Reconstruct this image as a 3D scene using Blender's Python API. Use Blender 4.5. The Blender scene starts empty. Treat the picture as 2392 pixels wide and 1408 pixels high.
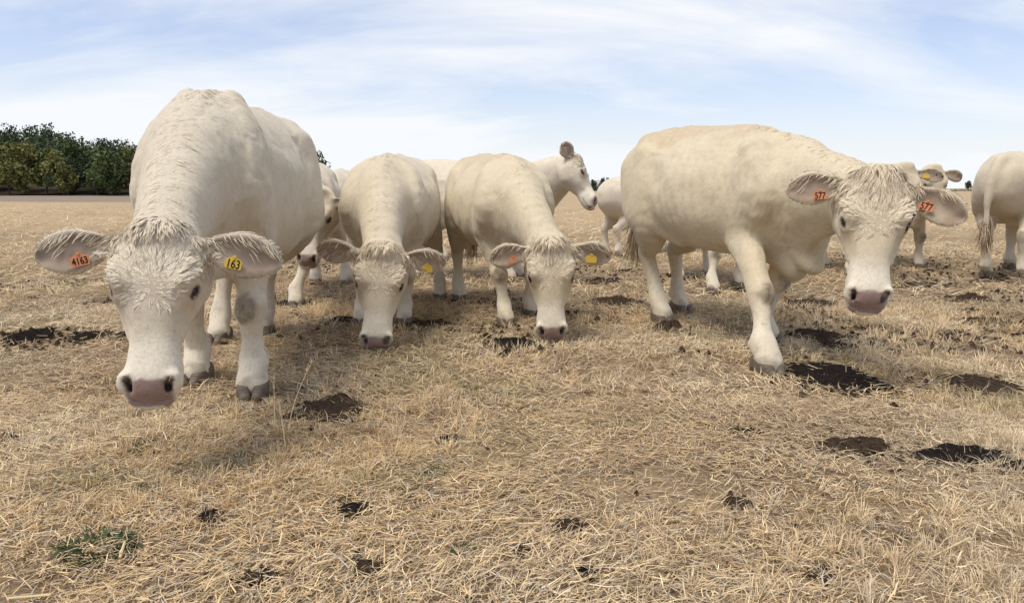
import bpy, math, random
import numpy as np
from mathutils import Vector, Matrix

# ------------------------------------------------------------------ camera, sky, sun, exposure
scene = bpy.context.scene
COL = scene.collection
cam_data = bpy.data.cameras.new('camera')
cam = bpy.data.objects.new('camera', cam_data)
COL.objects.link(cam)
scene.camera = cam
cam_data.sensor_width = 36.0
cam_data.lens = 36.0 * 1650.0 / 2392.0
cam_data.clip_start = 0.05
cam_data.clip_end = 9000.0
cam.location = (0.0, 0.0, 1.0)
cam.rotation_euler = (math.radians(90.0) - math.atan(264.0 / 1650.0), 0.0, 0.0)

SUN_EL, SUN_AZ = 64.0, -128.0      # azimuth measured clockwise from +Y (the view direction)
world = bpy.data.worlds.new('World')
scene.world = world
world.use_nodes = True
wn, wl = world.node_tree.nodes, world.node_tree.links
wn.clear()
w_out = wn.new('ShaderNodeOutputWorld')
w_bg = wn.new('ShaderNodeBackground')
w_bg.inputs['Strength'].default_value = 0.148
sky = wn.new('ShaderNodeTexSky')
sky.sky_type = 'NISHITA'
sky.sun_disc = False
sky.sun_elevation = math.radians(SUN_EL)
sky.sun_rotation = math.radians(SUN_AZ)
sky.air_density = 1.0
sky.dust_density = 1.0
sky.ozone_density = 3.0
# thin high cloud: streaky noise laid on a plane high above, denser towards the horizon
tc = wn.new('ShaderNodeTexCoord')
sep = wn.new('ShaderNodeSeparateXYZ')
wl.new(tc.outputs['Generated'], sep.inputs[0])
def wmath(op, a, b=None, clamp=False):
    n = wn.new('ShaderNodeMath'); n.operation = op; n.use_clamp = clamp
    for i, v in enumerate((a, b)):
        if v is None: continue
        if isinstance(v, (int, float)): n.inputs[i].default_value = v
        else: wl.new(v, n.inputs[i])
    return n.outputs[0]
zc = wmath('ADD', wmath('MAXIMUM', sep.outputs['Z'], 0.0), 0.22)
cx = wmath('DIVIDE', sep.outputs['X'], zc)
cy = wmath('DIVIDE', sep.outputs['Y'], zc)
comb = wn.new('ShaderNodeCombineXYZ')
wl.new(cx, comb.inputs[0]); wl.new(cy, comb.inputs[1])
mp = wn.new('ShaderNodeMapping')
mp.inputs['Rotation'].default_value = (0, 0, math.radians(56))
mp.inputs['Location'].default_value = (12.5, 4.4, 0)
mp.inputs['Scale'].default_value = (0.55, 1.25, 1)
wl.new(comb.outputs[0], mp.inputs[0])
nz = wn.new('ShaderNodeTexNoise')
nz.inputs['Scale'].default_value = 0.9
nz.inputs['Detail'].default_value = 9
nz.inputs['Roughness'].default_value = 0.56
nz.inputs['Distortion'].default_value = 0.55
wl.new(mp.outputs[0], nz.inputs['Vector'])
ramp = wn.new('ShaderNodeValToRGB')
ramp.color_ramp.elements[0].position = 0.41
ramp.color_ramp.elements[1].position = 0.66
wl.new(nz.outputs['Fac'], ramp.inputs[0])
hz = wmath('POWER', wmath('SUBTRACT', 1.0, wmath('MAXIMUM', sep.outputs['Z'], 0.0), True), 9.0)
hz2 = wmath('MULTIPLY', wmath('POWER', wmath('SUBTRACT', 1.0, wmath('MAXIMUM', sep.outputs['Z'], 0.0), True), 26.0), 0.45)
cov = wmath('ADD', wmath('MULTIPLY', ramp.outputs[0], 0.82), wmath('ADD', wmath('MULTIPLY', hz, 0.72), wmath('ADD', hz2, 0.15)), True)
mix = wn.new('ShaderNodeMix'); mix.data_type = 'RGBA'
wl.new(cov, mix.inputs['Factor'])
tint = wn.new('ShaderNodeMix'); tint.data_type = 'RGBA'; tint.blend_type = 'MULTIPLY'; tint.inputs['Factor'].default_value = 1.0
wl.new(sky.outputs[0], tint.inputs['A']); tint.inputs['B'].default_value = (0.93, 0.87, 0.93, 1)
wl.new(tint.outputs['Result'], mix.inputs['A'])
mix.inputs['B'].default_value = (5.15, 5.3, 5.5, 1)
wl.new(mix.outputs['Result'], w_bg.inputs['Color'])
wl.new(w_bg.outputs[0], w_out.inputs['Surface'])

sun_data = bpy.data.lights.new('sun', 'SUN')
sun_data.energy = 2.5
sun_data.angle = math.radians(26.0)
sun_data.color = (1.0, 0.93, 0.82)
sun = bpy.data.objects.new('sun', sun_data)
COL.objects.link(sun)
_a, _e = math.radians(SUN_AZ), math.radians(SUN_EL)
sun_dir = Vector((math.sin(_a) * math.cos(_e), math.cos(_a) * math.cos(_e), math.sin(_e)))
sun.rotation_euler = sun_dir.to_track_quat('Z', 'Y').to_euler()
sun.location = (0, 0, 30)
scene.view_settings.view_transform = 'Standard'
scene.view_settings.look = 'None'
scene.view_settings.gamma = 1.0
scene.view_settings.use_curve_mapping = False
scene.view_settings.exposure = 0.30

# ------------------------------------------------------------------ helpers
rng = np.random.default_rng(7)
_eye_mesh = {}
def nrm(v):
    v = np.asarray(v, float)
    return v / max(1e-9, np.linalg.norm(v))
_tab = np.random.default_rng(99).random(65536).astype(np.float32)
def _hash(i, j, k):
    h = (i * 73856093) ^ (j * 19349663) ^ (k * 83492791)
    return _tab[(h ^ (h >> 13)) & 65535]
def vnoise(p):
    """value noise in 0..1 at an (n,3) array"""
    p = np.asarray(p, np.float64)
    i = np.floor(p).astype(np.int64); f = p - i
    f = f * f * (3 - 2 * f)
    r = 0.0
    for dx in (0, 1):
        wx = f[:, 0] if dx else 1 - f[:, 0]
        for dy in (0, 1):
            wy = f[:, 1] if dy else 1 - f[:, 1]
            for dz in (0, 1):
                wz = f[:, 2] if dz else 1 - f[:, 2]
                r = r + wx * wy * wz * _hash(i[:, 0] + dx, i[:, 1] + dy, i[:, 2] + dz)
    return r
def fbm(p, octs=3):
    p = np.asarray(p, float); r = 0; a = 0.5; t = 0
    for o in range(octs):
        r = r + a * vnoise(p * 2 ** o + 17.3 * o); t += a; a *= 0.5
    return r / t
def n2(x, y, s, octs=3, off=0.0):
    return fbm(np.stack([np.asarray(x) * s + off, np.asarray(y) * s - off, np.full(np.shape(x), off)], 1), octs)
def sstep(a, b, x):
    t = np.clip((x - a) / (b - a), 0, 1)
    return t * t * (3 - 2 * t)

def mesh_from(name, verts, faces, mat=None, parent=None, smooth=True, tri=False):
    """verts (n,3), faces (m,3) or (m,4) arrays -> one mesh object"""
    verts = np.asarray(verts, np.float32); faces = np.asarray(faces, np.int32)
    me = bpy.data.meshes.new(name)
    me.vertices.add(len(verts)); me.vertices.foreach_set('co', verts.ravel())
    k = faces.shape[1]
    me.loops.add(faces.size); me.loops.foreach_set('vertex_index', faces.ravel())
    me.polygons.add(len(faces))
    me.polygons.foreach_set('loop_start', np.arange(0, faces.size, k, dtype=np.int32))
    me.polygons.foreach_set('use_smooth', np.full(len(faces), smooth, bool))
    me.update(calc_edges=True)
    if mat: me.materials.append(mat)
    ob = bpy.data.objects.new(name, me)
    COL.objects.link(ob)
    if parent: ob.parent = parent
    return ob
def set_color(me, name, arr):
    a = me.attributes.new(name, 'FLOAT_COLOR', 'POINT')
    b = np.ones((len(me.vertices), 4), np.float32); arr = np.asarray(arr)
    b[:, :arr.shape[1]] = arr
    a.data.foreach_set('color', b.ravel())
def tag(o, label, cat, group=None):
    o['label'] = label; o['category'] = cat
    if group: o['group'] = group
    return o
def empty(name, loc=(0, 0, 0), rz=0.0):
    o = bpy.data.objects.new(name, None); COL.objects.link(o)
    o.location = loc; o.rotation_euler = (0, 0, rz); o.empty_display_size = 0.2
    return o

# ------------------------------------------------------------------ materials
class NT:
    def __init__(s, name):
        s.mat = bpy.data.materials.new(name); s.mat.use_nodes = True
        s.t = s.mat.node_tree; s.n = s.t.nodes; s.l = s.t.links
        s.b = s.n['Principled BSDF']
    def node(s, kind, **kw):
        n = s.n.new(kind)
        for k, v in kw.items(): setattr(n, k, v)
        return n
    def put(s, sock, v):
        if hasattr(v, 'is_output') or isinstance(v, bpy.types.NodeSocket): s.l.new(v, sock)
        elif isinstance(v, (tuple, list)) and len(v) == 3 and sock.type == 'RGBA': sock.default_value = (*v, 1)
        else: sock.default_value = v
    def mix(s, f, a, b, blend='MIX'):
        n = s.node('ShaderNodeMix', data_type='RGBA', blend_type=blend)
        s.put(n.inputs['Factor'], f); s.put(n.inputs['A'], a); s.put(n.inputs['B'], b)
        return n.outputs['Result']
    def math(s, op, a, b=None, clamp=False):
        n = s.node('ShaderNodeMath', operation=op, use_clamp=clamp)
        s.put(n.inputs[0], a)
        if b is not None: s.put(n.inputs[1], b)
        return n.outputs[0]
    def noise(s, scale, detail=4, rough=0.55, vec=None, dist=0.0):
        n = s.node('ShaderNodeTexNoise')
        n.inputs['Scale'].default_value = scale; n.inputs['Detail'].default_value = detail
        n.inputs['Roughness'].default_value = rough; n.inputs['Distortion'].default_value = dist
        if vec is not None: s.l.new(vec, n.inputs['Vector'])
        return n.outputs['Fac']
    def ramp(s, f, *stops):
        n = s.node('ShaderNodeValToRGB'); e = n.color_ramp.elements
        while len(e) < len(stops): e.new(0.5)
        for el, (p, c) in zip(e, stops):
            el.position = p; el.color = (c, c, c, 1) if isinstance(c, (int, float)) else (*c, 1)
        s.put(n.inputs[0], f)
        return n.outputs[0]
    def attr(s, name):
        n = s.node('ShaderNodeAttribute', attribute_name=name); return n
    def coord(s, out='Object'):
        return s.node('ShaderNodeTexCoord').outputs[out]
    def bump(s, h, strength=0.3, dist=0.01):
        n = s.node('ShaderNodeBump'); n.inputs['Strength'].default_value = strength
        n.inputs['Distance'].default_value = dist
        s.l.new(h, n.inputs['Height']); s.l.new(n.outputs[0], s.b.inputs['Normal'])
    def done(s, color, rough=0.8, spec=0.3):
        s.put(s.b.inputs['Base Color'], color); s.put(s.b.inputs['Roughness'], rough)
        s.b.inputs['Specular IOR Level'].default_value = spec
        return s.mat

def make_hide(name, base, warm):
    m = NT(name)
    v = m.coord()
    big = m.ramp(m.noise(2.2, 4, 0.6, v), (0.35, 0.0), (0.7, 1.0))
    col = m.mix(m.math('MULTIPLY', big, 0.55), base, warm)
    col = m.mix(m.math('MULTIPLY', m.ramp(m.noise(9, 5, 0.65, v), (0.5, 0.0), (0.72, 1.0)), 0.12), col, (0.42, 0.31, 0.19))
    spl = m.ramp(m.noise(38, 3, 0.6, v), (0.70, 0.0), (0.76, 1.0))
    mk = m.attr('mask'); s3 = m.node('ShaderNodeSeparateColor'); m.l.new(mk.outputs['Color'], s3.inputs[0])
    mk2 = m.attr('mask2'); s4 = m.node('ShaderNodeSeparateColor'); m.l.new(mk2.outputs['Color'], s4.inputs[0])
    col = m.mix(s4.outputs[0], col, (0.74, 0.68, 0.56))          # white muzzle, lower legs
    brk = m.ramp(m.noise(26, 4, 0.7, v), (0.32, 0.25), (0.62, 1.0))
    col = m.mix(m.math('MULTIPLY', s4.outputs[1], brk), col, (0.40, 0.26, 0.13))   # ochre stains
    col = m.mix(m.math('MULTIPLY', spl, m.math('MULTIPLY', s4.outputs[2], 0.8)), col, (0.12, 0.085, 0.055))
    smear = m.node('ShaderNodeMapping'); smear.inputs['Scale'].default_value = (2.2, 2.2, .8); m.l.new(v, smear.inputs[0])
    col = m.mix(m.math('MULTIPLY', m.ramp(m.noise(5.5, 5, .7, smear.outputs[0]), (.60, 0.0), (.72, 1.0)), m.math('MULTIPLY', s4.outputs[2], 1.1)), col, (0.27, 0.20, 0.125))   # mud specks
    col = m.mix(m.math('MULTIPLY', s3.outputs[1], m.ramp(m.noise(30, 4, 0.7, v), (0.25, 0.45), (0.6, 1.0))), col, (0.13, 0.095, 0.06))   # dirty knees
    col = m.mix(s3.outputs[2], col, m.mix(m.noise(32, 3, .6, v), (0.15, 0.095, 0.066), (0.27, 0.185, 0.14)))          # ear lining
    nosec = m.mix(m.noise(24, 3, 0.6, v), (0.165, 0.11, 0.094), (0.34, 0.23, 0.195))
    col = m.mix(s3.outputs[0], col, nosec)                       # bare pink nose, lids
    dk = m.attr('dark'); col = m.mix(dk.outputs['Fac'], col, (0.040, 0.022, 0.019))
    wob = m.node('ShaderNodeTexNoise'); wob.inputs['Scale'].default_value = 4.0; m.l.new(v, wob.inputs['Vector'])
    wv = m.node('ShaderNodeVectorMath', operation='MULTIPLY_ADD'); m.l.new(wob.outputs['Color'], wv.inputs[0]); wv.inputs[1].default_value = (.10, .10, .10); m.l.new(v, wv.inputs[2])
    rot = m.node('ShaderNodeMapping'); rot.inputs['Rotation'].default_value = (0, math.radians(40), 0); m.l.new(wv.outputs[0], rot.inputs[0])
    st = m.node('ShaderNodeMapping'); st.inputs['Scale'].default_value = (0.16, 1, 1); m.l.new(rot.outputs[0], st.inputs[0])
    streak = m.noise(95, 4, 0.65, st.outputs[0])
    lie = m.math('SUBTRACT', 1.0, m.math('MAXIMUM', s3.outputs[0], s3.outputs[2]), True)
    col = m.mix(m.math('MULTIPLY', m.ramp(streak, (.34, 1.0), (.56, 0.0)), m.math('MULTIPLY', lie, .30)), col, (0.38, 0.29, 0.19))
    h = m.math('ADD', m.math('MULTIPLY', streak, 0.8), m.math('MULTIPLY', m.noise(26, 4, 0.6, v), 1.2))
    m.bump(h, 0.28, 0.008)
    rough = m.math('SUBTRACT', 0.85, m.math('MULTIPLY', s3.outputs[0], 0.50))
    m.b.inputs['Sheen Weight'].default_value = 0.25
    m.b.inputs['Sheen Roughness'].default_value = 0.5
    m.b.inputs['Sheen Tint'].default_value = (1, 0.95, 0.85, 1)
    return m.done(col, rough, 0.2)
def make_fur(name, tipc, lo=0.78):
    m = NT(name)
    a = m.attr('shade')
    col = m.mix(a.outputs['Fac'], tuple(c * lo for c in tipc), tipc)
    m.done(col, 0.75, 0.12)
    tr = m.node('ShaderNodeBsdfTranslucent'); m.l.new(col, tr.inputs['Color'])
    mx = m.node('ShaderNodeMixShader'); mx.inputs[0].default_value = 0.12
    m.l.new(m.b.outputs[0], mx.inputs[1]); m.l.new(tr.outputs[0], mx.inputs[2])
    m.l.new(mx.outputs[0], m.n['Material Output'].inputs['Surface'])
    return m.mat
def make_plain(name, c, rough=0.6, spec=0.4, var=0.25, sc=20):
    m = NT(name); v = m.coord()
    col = m.mix(m.noise(sc, 4, 0.6, v), tuple(x * (1 - var) for x in c), tuple(min(1, x * (1 + var)) for x in c))
    m.bump(m.noise(sc * 3, 3, 0.6, v), 0.25, 0.003)
    return m.done(col, rough, spec)
def make_hoof_mat():
    m = NT('hoof_horn'); v = m.coord()
    col = m.mix(m.noise(30, 4, 0.6, v), (0.085, 0.066, 0.052), (0.20, 0.155, 0.115))
    w = m.node('ShaderNodeTexWave'); w.bands_direction = 'Z'; w.inputs['Scale'].default_value = 28; w.inputs['Distortion'].default_value = 2
    m.l.new(v, w.inputs[0]); m.bump(w.outputs['Fac'], 0.25, 0.004)
    return m.done(col, 0.6, 0.35)
def make_eye_mat():
    m = NT('eye_ball')
    return m.done((0.012, 0.007, 0.005), 0.12, 0.6)
MAT = dict(
    hide=make_hide('cream_hide', (0.60, 0.53, 0.40), (0.55, 0.46, 0.315)),
    hide_cool=make_hide('pale_hide', (0.58, 0.52, 0.41), (0.53, 0.46, 0.345)),
    hide_white=make_hide('white_hide', (0.65, 0.58, 0.46), (0.58, 0.50, 0.37)),
    hide_warm=make_hide('warm_cream_hide', (0.61, 0.535, 0.385), (0.57, 0.47, 0.305)),
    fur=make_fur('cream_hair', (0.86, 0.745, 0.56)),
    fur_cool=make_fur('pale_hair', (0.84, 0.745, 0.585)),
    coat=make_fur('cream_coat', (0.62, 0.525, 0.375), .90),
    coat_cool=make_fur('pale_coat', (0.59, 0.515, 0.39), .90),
    tail=make_fur('tail_hair', (0.50, 0.39, 0.26)),
    hoof=make_hoof_mat(), eye=make_eye_mat(),
    tag_orange=make_plain('orange_tag_plastic', (0.58, 0.215, 0.09), 0.5, 0.4, 0.08),
    tag_yellow=make_plain('yellow_tag_plastic', (0.60, 0.40, 0.05), 0.5, 0.4, 0.08),
    print=make_plain('black_tag_print', (0.015, 0.012, 0.01), 0.7, 0.2),
)

# ------------------------------------------------------------------ implicit surfaces for the animals
class Field:
    def __init__(s, lo, hi, h, cap=0.14):
        s.lo = np.array(lo, np.float32); s.h = h; s.cap = cap
        s.n = np.ceil((np.array(hi) - np.array(lo)) / h).astype(int) + 1
        s.V = np.full(s.n, cap, np.float32)
        s.ax = [(s.lo[i] + h * np.arange(s.n[i])).astype(np.float32) for i in range(3)]
    def box(s, lo, hi):
        a = np.clip(np.floor((np.array(lo) - s.lo) / s.h).astype(int), 0, s.n)
        b = np.clip(np.ceil((np.array(hi) - s.lo) / s.h).astype(int) + 1, 0, s.n)
        return tuple(slice(int(x), int(y)) for x, y in zip(a, b))
    def sweep(s, N, n=2.2, margin=0.10, nu=None):
        """N: list of (p, side, a, bu, bd); returns (slices, distance)"""
        P = np.array([q[0] for q in N], np.float32); R = np.array([max(q[2:]) for q in N], np.float32)
        lo = (P - R[:, None]).min(0) - margin; hi = (P + R[:, None]).max(0) + margin
        S = s.box(lo, hi)
        D = np.full([x.stop - x.start for x in S], s.cap, np.float32)
        for i in range(len(N) - 1):
            A, B = P[i], P[i + 1]
            r = max(R[i], R[i + 1]) + margin
            T = s.box(np.minimum(A, B) - r, np.maximum(A, B) + r)
            T = tuple(slice(max(t.start, x.start), min(t.stop, x.stop)) for t, x in zip(T, S))
            if any(t.stop <= t.start for t in T): continue
            L = tuple(slice(t.start - x.start, t.stop - x.start) for t, x in zip(T, S))
            X = s.ax[0][T[0]][:, None, None]; Y = s.ax[1][T[1]][None, :, None]; Z = s.ax[2][T[2]][None, None, :]
            ab = B - A; l2 = float(ab @ ab) + 1e-12; e = ab / math.sqrt(l2)
            qx, qy, qz = X - A[0], Y - A[1], Z - A[2]
            t = np.clip((qx * ab[0] + qy * ab[1] + qz * ab[2]) / l2, 0, 1)
            sd = nrm(np.asarray(N[i][1]) + np.asarray(N[i + 1][1]))
            sd = nrm(sd - e * (sd @ e)).astype(np.float32); up = np.cross(e, sd)
            qx, qy, qz = qx - t * ab[0], qy - t * ab[1], qz - t * ab[2]
            qa = qx * e[0] + qy * e[1] + qz * e[2]
            qs = qx * sd[0] + qy * sd[1] + qz * sd[2]
            qu = qx * up[0] + qy * up[1] + qz * up[2]
            a = N[i][2] + t * (N[i + 1][2] - N[i][2])
            b = np.where(qu > 0, N[i][3] + t * (N[i + 1][3] - N[i][3]), N[i][4] + t * (N[i + 1][4] - N[i][4]))
            re = np.minimum(a, b)
            if nu is None:
                rho = (np.abs(qs / a) ** n + np.abs(qu / b) ** n + np.abs(qa / re) ** n) ** (1.0 / n)
            else:
                m_ = n + (nu - n) * np.clip(qu / (b * .5), 0, 1)
                rho = (np.abs(qs / a) ** m_ + np.abs(qu / b) ** m_ + np.abs(qa / re) ** m_) ** (1.0 / m_)
            d = np.sqrt(qx * qx + qy * qy + qz * qz)
            dd = np.where(rho > 0.05, d * (1 - 1 / np.maximum(rho, 0.05)), -re)
            D[L] = np.minimum(D[L], dd)
        return S, D
    def add(s, N, k=0.04, n=2.2, nu=None):
        S, D = s.sweep(N, n, margin=max(0.05, k * 1.6), nu=nu); s.union(S, D, k)
    def union(s, S, D, k):
        V = s.V[S]; h = np.maximum(k - np.abs(V - D), 0) / k
        s.V[S] = np.minimum(V, D) - h * h * k * 0.25
    def cut(s, N, k=0.01, n=2.0):
        S, D = s.sweep(N, n, margin=0.03); V = s.V[S]; D = -D
        h = np.maximum(k - np.abs(V - D), 0) / k
        s.V[S] = np.maximum(V, D) + h * h * k * 0.25
    def mesh(s, smooth=2):
        V = s.V; ins = V < 0
        nx, ny, nz = V.shape
        corners = [(i, j, k) for i in (0, 1) for j in (0, 1) for k in (0, 1)]
        sub = lambda c, A: A[c[0]:nx - 1 + c[0], c[1]:ny - 1 + c[1], c[2]:nz - 1 + c[2]]
        cnt = np.zeros((nx - 1, ny - 1, nz - 1), np.int8)
        for c in corners: cnt += sub(c, ins)
        cell = (cnt > 0) & (cnt < 8)
        idx = np.argwhere(cell)
        vid = np.full(cell.shape, -1, np.int64); vid[cell] = np.arange(len(idx))
        acc = np.zeros((len(idx), 3), np.float64); num = np.zeros(len(idx))
        for a in corners:
            for ax in range(3):
                if a[ax]: continue
                b = list(a); b[ax] = 1
                va = V[idx[:, 0] + a[0], idx[:, 1] + a[1], idx[:, 2] + a[2]]
                vb = V[idx[:, 0] + b[0], idx[:, 1] + b[1], idx[:, 2] + b[2]]
                m = (va < 0) != (vb < 0)
                t = np.where(m, va / np.where(m, va - vb, 1), 0)
                p = np.tile(np.array(a, float), (len(idx), 1)); p[:, ax] += t
                acc[m] += p[m]; num[m] += 1
        verts = s.lo + s.h * (idx + acc / num[:, None])
        quads = []
        for ax in range(3):
            o1, o2 = (ax + 1) % 3, (ax + 2) % 3
            sl0 = [slice(None)] * 3; sl1 = [slice(None)] * 3
            sl0[ax] = slice(0, -1); sl1[ax] = slice(1, None)
            e0, e1 = ins[tuple(sl0)], ins[tuple(sl1)]
            ed = np.argwhere(e0 != e1)
            ed = ed[(ed[:, o1] > 0) & (ed[:, o2] > 0) & (ed[:, o1] < V.shape[o1] - 1) & (ed[:, o2] < V.shape[o2] - 1)]
            fl = e0[ed[:, 0], ed[:, 1], ed[:, 2]]
            def vv(d1, d2):
                q = ed.copy(); q[:, o1] += d1; q[:, o2] += d2
                return vid[q[:, 0], q[:, 1], q[:, 2]]
            q = np.stack([vv(-1, -1), vv(0, -1), vv(0, 0), vv(-1, 0)], 1)
            q[~fl] = q[~fl][:, ::-1]
            quads.append(q)
        quads = np.concatenate(quads)
        e = np.concatenate([quads[:, [0, 1]], quads[:, [1, 2]], quads[:, [2, 3]], quads[:, [3, 0]]])
        deg = np.bincount(e.ravel(), minlength=len(verts)).astype(float)
        for it in range(smooth):
            for w in (0.6, -0.55):
                a = np.stack([np.bincount(e[:, 0], verts[e[:, 1], c], len(verts)) + np.bincount(e[:, 1], verts[e[:, 0], c], len(verts)) for c in range(3)], 1)
                verts = verts + w * (a / np.maximum(deg, 1)[:, None] - verts)
        return verts, quads
def normals_of(verts, quads):
    n = np.cross(verts[quads[:, 2]] - verts[quads[:, 0]], verts[quads[:, 3]] - verts[quads[:, 1]])
    N = np.stack([sum(np.bincount(quads[:, k], n[:, c], len(verts)) for k in range(4)) for c in range(3)], 1)
    return N / np.maximum(np.linalg.norm(N, axis=1), 1e-12)[:, None]
def spline(N, m=4):
    """Catmull-Rom through nodes (p, side, a, bu, bd)"""
    A = np.array([np.concatenate([q[0], q[1], q[2:]]) for q in N], float)
    A = np.concatenate([A[:1], A, A[-1:]])
    out = []
    for i in range(1, len(A) - 2):
        p0, p1, p2, p3 = A[i - 1:i + 3]
        for t in np.linspace(0, 1, m, endpoint=False):
            out.append(0.5 * (2 * p1 + (p2 - p0) * t + (2 * p0 - 5 * p1 + 4 * p2 - p3) * t * t + (3 * p1 - p0 - 3 * p2 + p3) * t ** 3))
    out.append(A[-2])
    return [(o[:3], nrm(o[3:6]), max(o[6], .004), max(o[7], .004), max(o[8], .004)) for o in out]

def hair_mesh(name, P, Nn, F, L, W, mat, parent, lift=0.25, curl=0.0, segs=3, seed=1, tip=0.15, shade=None, droop=0.0, nj=0.2):
    """ribbons: roots P, skin normals Nn, lie direction F, length L, width W"""
    r = np.random.default_rng(seed); n = len(P)
    F = F - Nn * (F * Nn).sum(1)[:, None]; F /= np.maximum(np.linalg.norm(F, axis=1), 1e-9)[:, None]
    S = np.cross(Nn, F)
    ph = r.random(n) * 6.28; amp = curl * L * (0.5 + r.random(n))
    K = segs + 1; V = np.zeros((n, K, 2, 3))
    for k in range(K):
        t = k / segs
        c = P + F * (L * t)[:, None] + Nn * (lift * L * np.sin(t * math.pi * 0.75) - 0.0012)[:, None] \
            + S * (amp * (np.sin(ph + t * 4.2) - np.sin(ph)))[:, None]
        c[:, 2] -= droop * L * t * t
        w = W * (1.0 if t < 0.6 else 1 - (1 - tip) * (t - 0.6) / 0.4)
        V[:, k, 0] = c - S * (w * 0.5)[:, None]; V[:, k, 1] = c + S * (w * 0.5)[:, None]
    base = (np.arange(n) * K * 2)[:, None]
    fs = np.concatenate([np.concatenate([base + 2 * k, base + 2 * k + 2, base + 2 * k + 3, base + 2 * k + 1], 1) for k in range(segs)])
    ob = mesh_from(name, V.reshape(-1, 3), fs, mat, parent)
    sh = r.random(n) if shade is None else shade
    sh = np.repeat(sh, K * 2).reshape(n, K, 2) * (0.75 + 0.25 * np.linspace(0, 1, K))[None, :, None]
    at = ob.data.attributes.new('shade', 'FLOAT', 'POINT'); at.data.foreach_set('value', sh.ravel().astype(np.float32))
    nn = np.repeat(Nn, K * 2, axis=0) + nj * (np.repeat(r.normal(size=(n, 3)), K * 2, axis=0))
    nn /= np.linalg.norm(nn, axis=1)[:, None]
    ob.data.normals_split_custom_set_from_vertices(nn.tolist())
    ob['kind'] = 'stuff'
    return ob
# ------------------------------------------------------------------ ground, field, far woods
def gz(x, y):
    x = np.asarray(x, float); y = np.asarray(y, float)
    z = -0.65 * sstep(15, 150, y) + (n2(x, y, .9, 2) - .5) * .05 * sstep(0, 1, y) + (n2(x, y, 3.1, 2, 4.2) - .5) * .022
    return z + (n2(x, y, .12, 2, 9.1) - .5) * .25 * sstep(12, 40, np.abs(y))
def gz1(x, y): return float(gz(np.array([x]), np.array([y]))[0])

def ground_material():
    m = NT('dry_pasture')
    v = m.coord('Object')
    s = m.node('ShaderNodeSeparateXYZ'); m.l.new(v, s.inputs[0])
    st = m.node('ShaderNodeMapping'); st.inputs['Scale'].default_value = (.6, 1.0, 1.0); m.l.new(v, st.inputs[0])
    big = m.noise(.35, 5, .6, st.outputs[0]); mid = m.noise(2.6, 6, .65, st.outputs[0]); fine = m.noise(26, 6, .7, v)
    straw = m.mix(m.ramp(mid, (.3, 0.0), (.7, 1.0)), (0.46, 0.34, 0.19), (0.60, 0.46, 0.27))
    straw = m.mix(m.ramp(fine, (.35, 0.0), (.7, 1.0)), (0.38, 0.28, 0.175), straw)
    soil = m.mix(fine, (0.085, 0.058, 0.040), (0.20, 0.14, 0.09))
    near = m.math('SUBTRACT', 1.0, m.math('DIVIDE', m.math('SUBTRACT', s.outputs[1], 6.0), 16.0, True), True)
    bare = m.ramp(m.math('ADD', m.math('MULTIPLY', mid, .6), m.math('MULTIPLY', big, .4)), (.44, 1.0), (.56, 0.0))
    thr = m.math('MULTIPLY', bare, m.math('ADD', .25, m.math('MULTIPLY', near, .55)))
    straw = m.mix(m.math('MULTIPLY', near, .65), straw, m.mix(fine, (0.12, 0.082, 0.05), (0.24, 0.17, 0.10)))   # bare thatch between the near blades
    col = m.mix(thr, straw, soil)
    # stubble strip at the foot of the wood, far left
    bx = m.math('SUBTRACT', 1.0, m.math('DIVIDE', m.math('ADD', s.outputs[0], 40.0), 30.0, True), True)
    by = m.math('DIVIDE', m.math('SUBTRACT', m.math('ADD', s.outputs[1], m.math('MULTIPLY', m.noise(.05, 2, .5, v), 6.0)), 66.0), 3.0, True)
    by2 = m.math('SUBTRACT', 1.0, m.math('DIVIDE', m.math('SUBTRACT', s.outputs[1], 210.0), 20.0, True), True)
    col = m.mix(m.math('MULTIPLY', m.math('MULTIPLY', bx, by), by2), col, m.mix(m.noise(.4, 4, .6, v), (0.20, 0.155, 0.12), (0.30, 0.24, 0.18)))
    m.bump(m.math('ADD', fine, m.math('MULTIPLY', mid, 2.0)), .6, .03)
    return m.done(col, .95, .1)
xs = np.concatenate([-np.geomspace(4, 5200, 46)[::-1], np.linspace(-3.9, 3.9, 79), np.geomspace(4, 5200, 46)])
ys = np.concatenate([[-300, -60, -20, -8, -4, -2], np.linspace(-1, 9, 101), np.geomspace(9.15, 6500, 90)])
GX, GY = np.meshgrid(xs, ys, indexing='ij')
gv = np.stack([GX.ravel(), GY.ravel(), gz(GX.ravel(), GY.ravel())], 1)
ii = (np.arange(len(xs) - 1)[:, None] * len(ys) + np.arange(len(ys) - 1)[None]).ravel()
ground = mesh_from('ground', gv, np.stack([ii, ii + len(ys), ii + len(ys) + 1, ii + 1], 1), ground_material())
ground['kind'] = 'structure'

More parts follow.
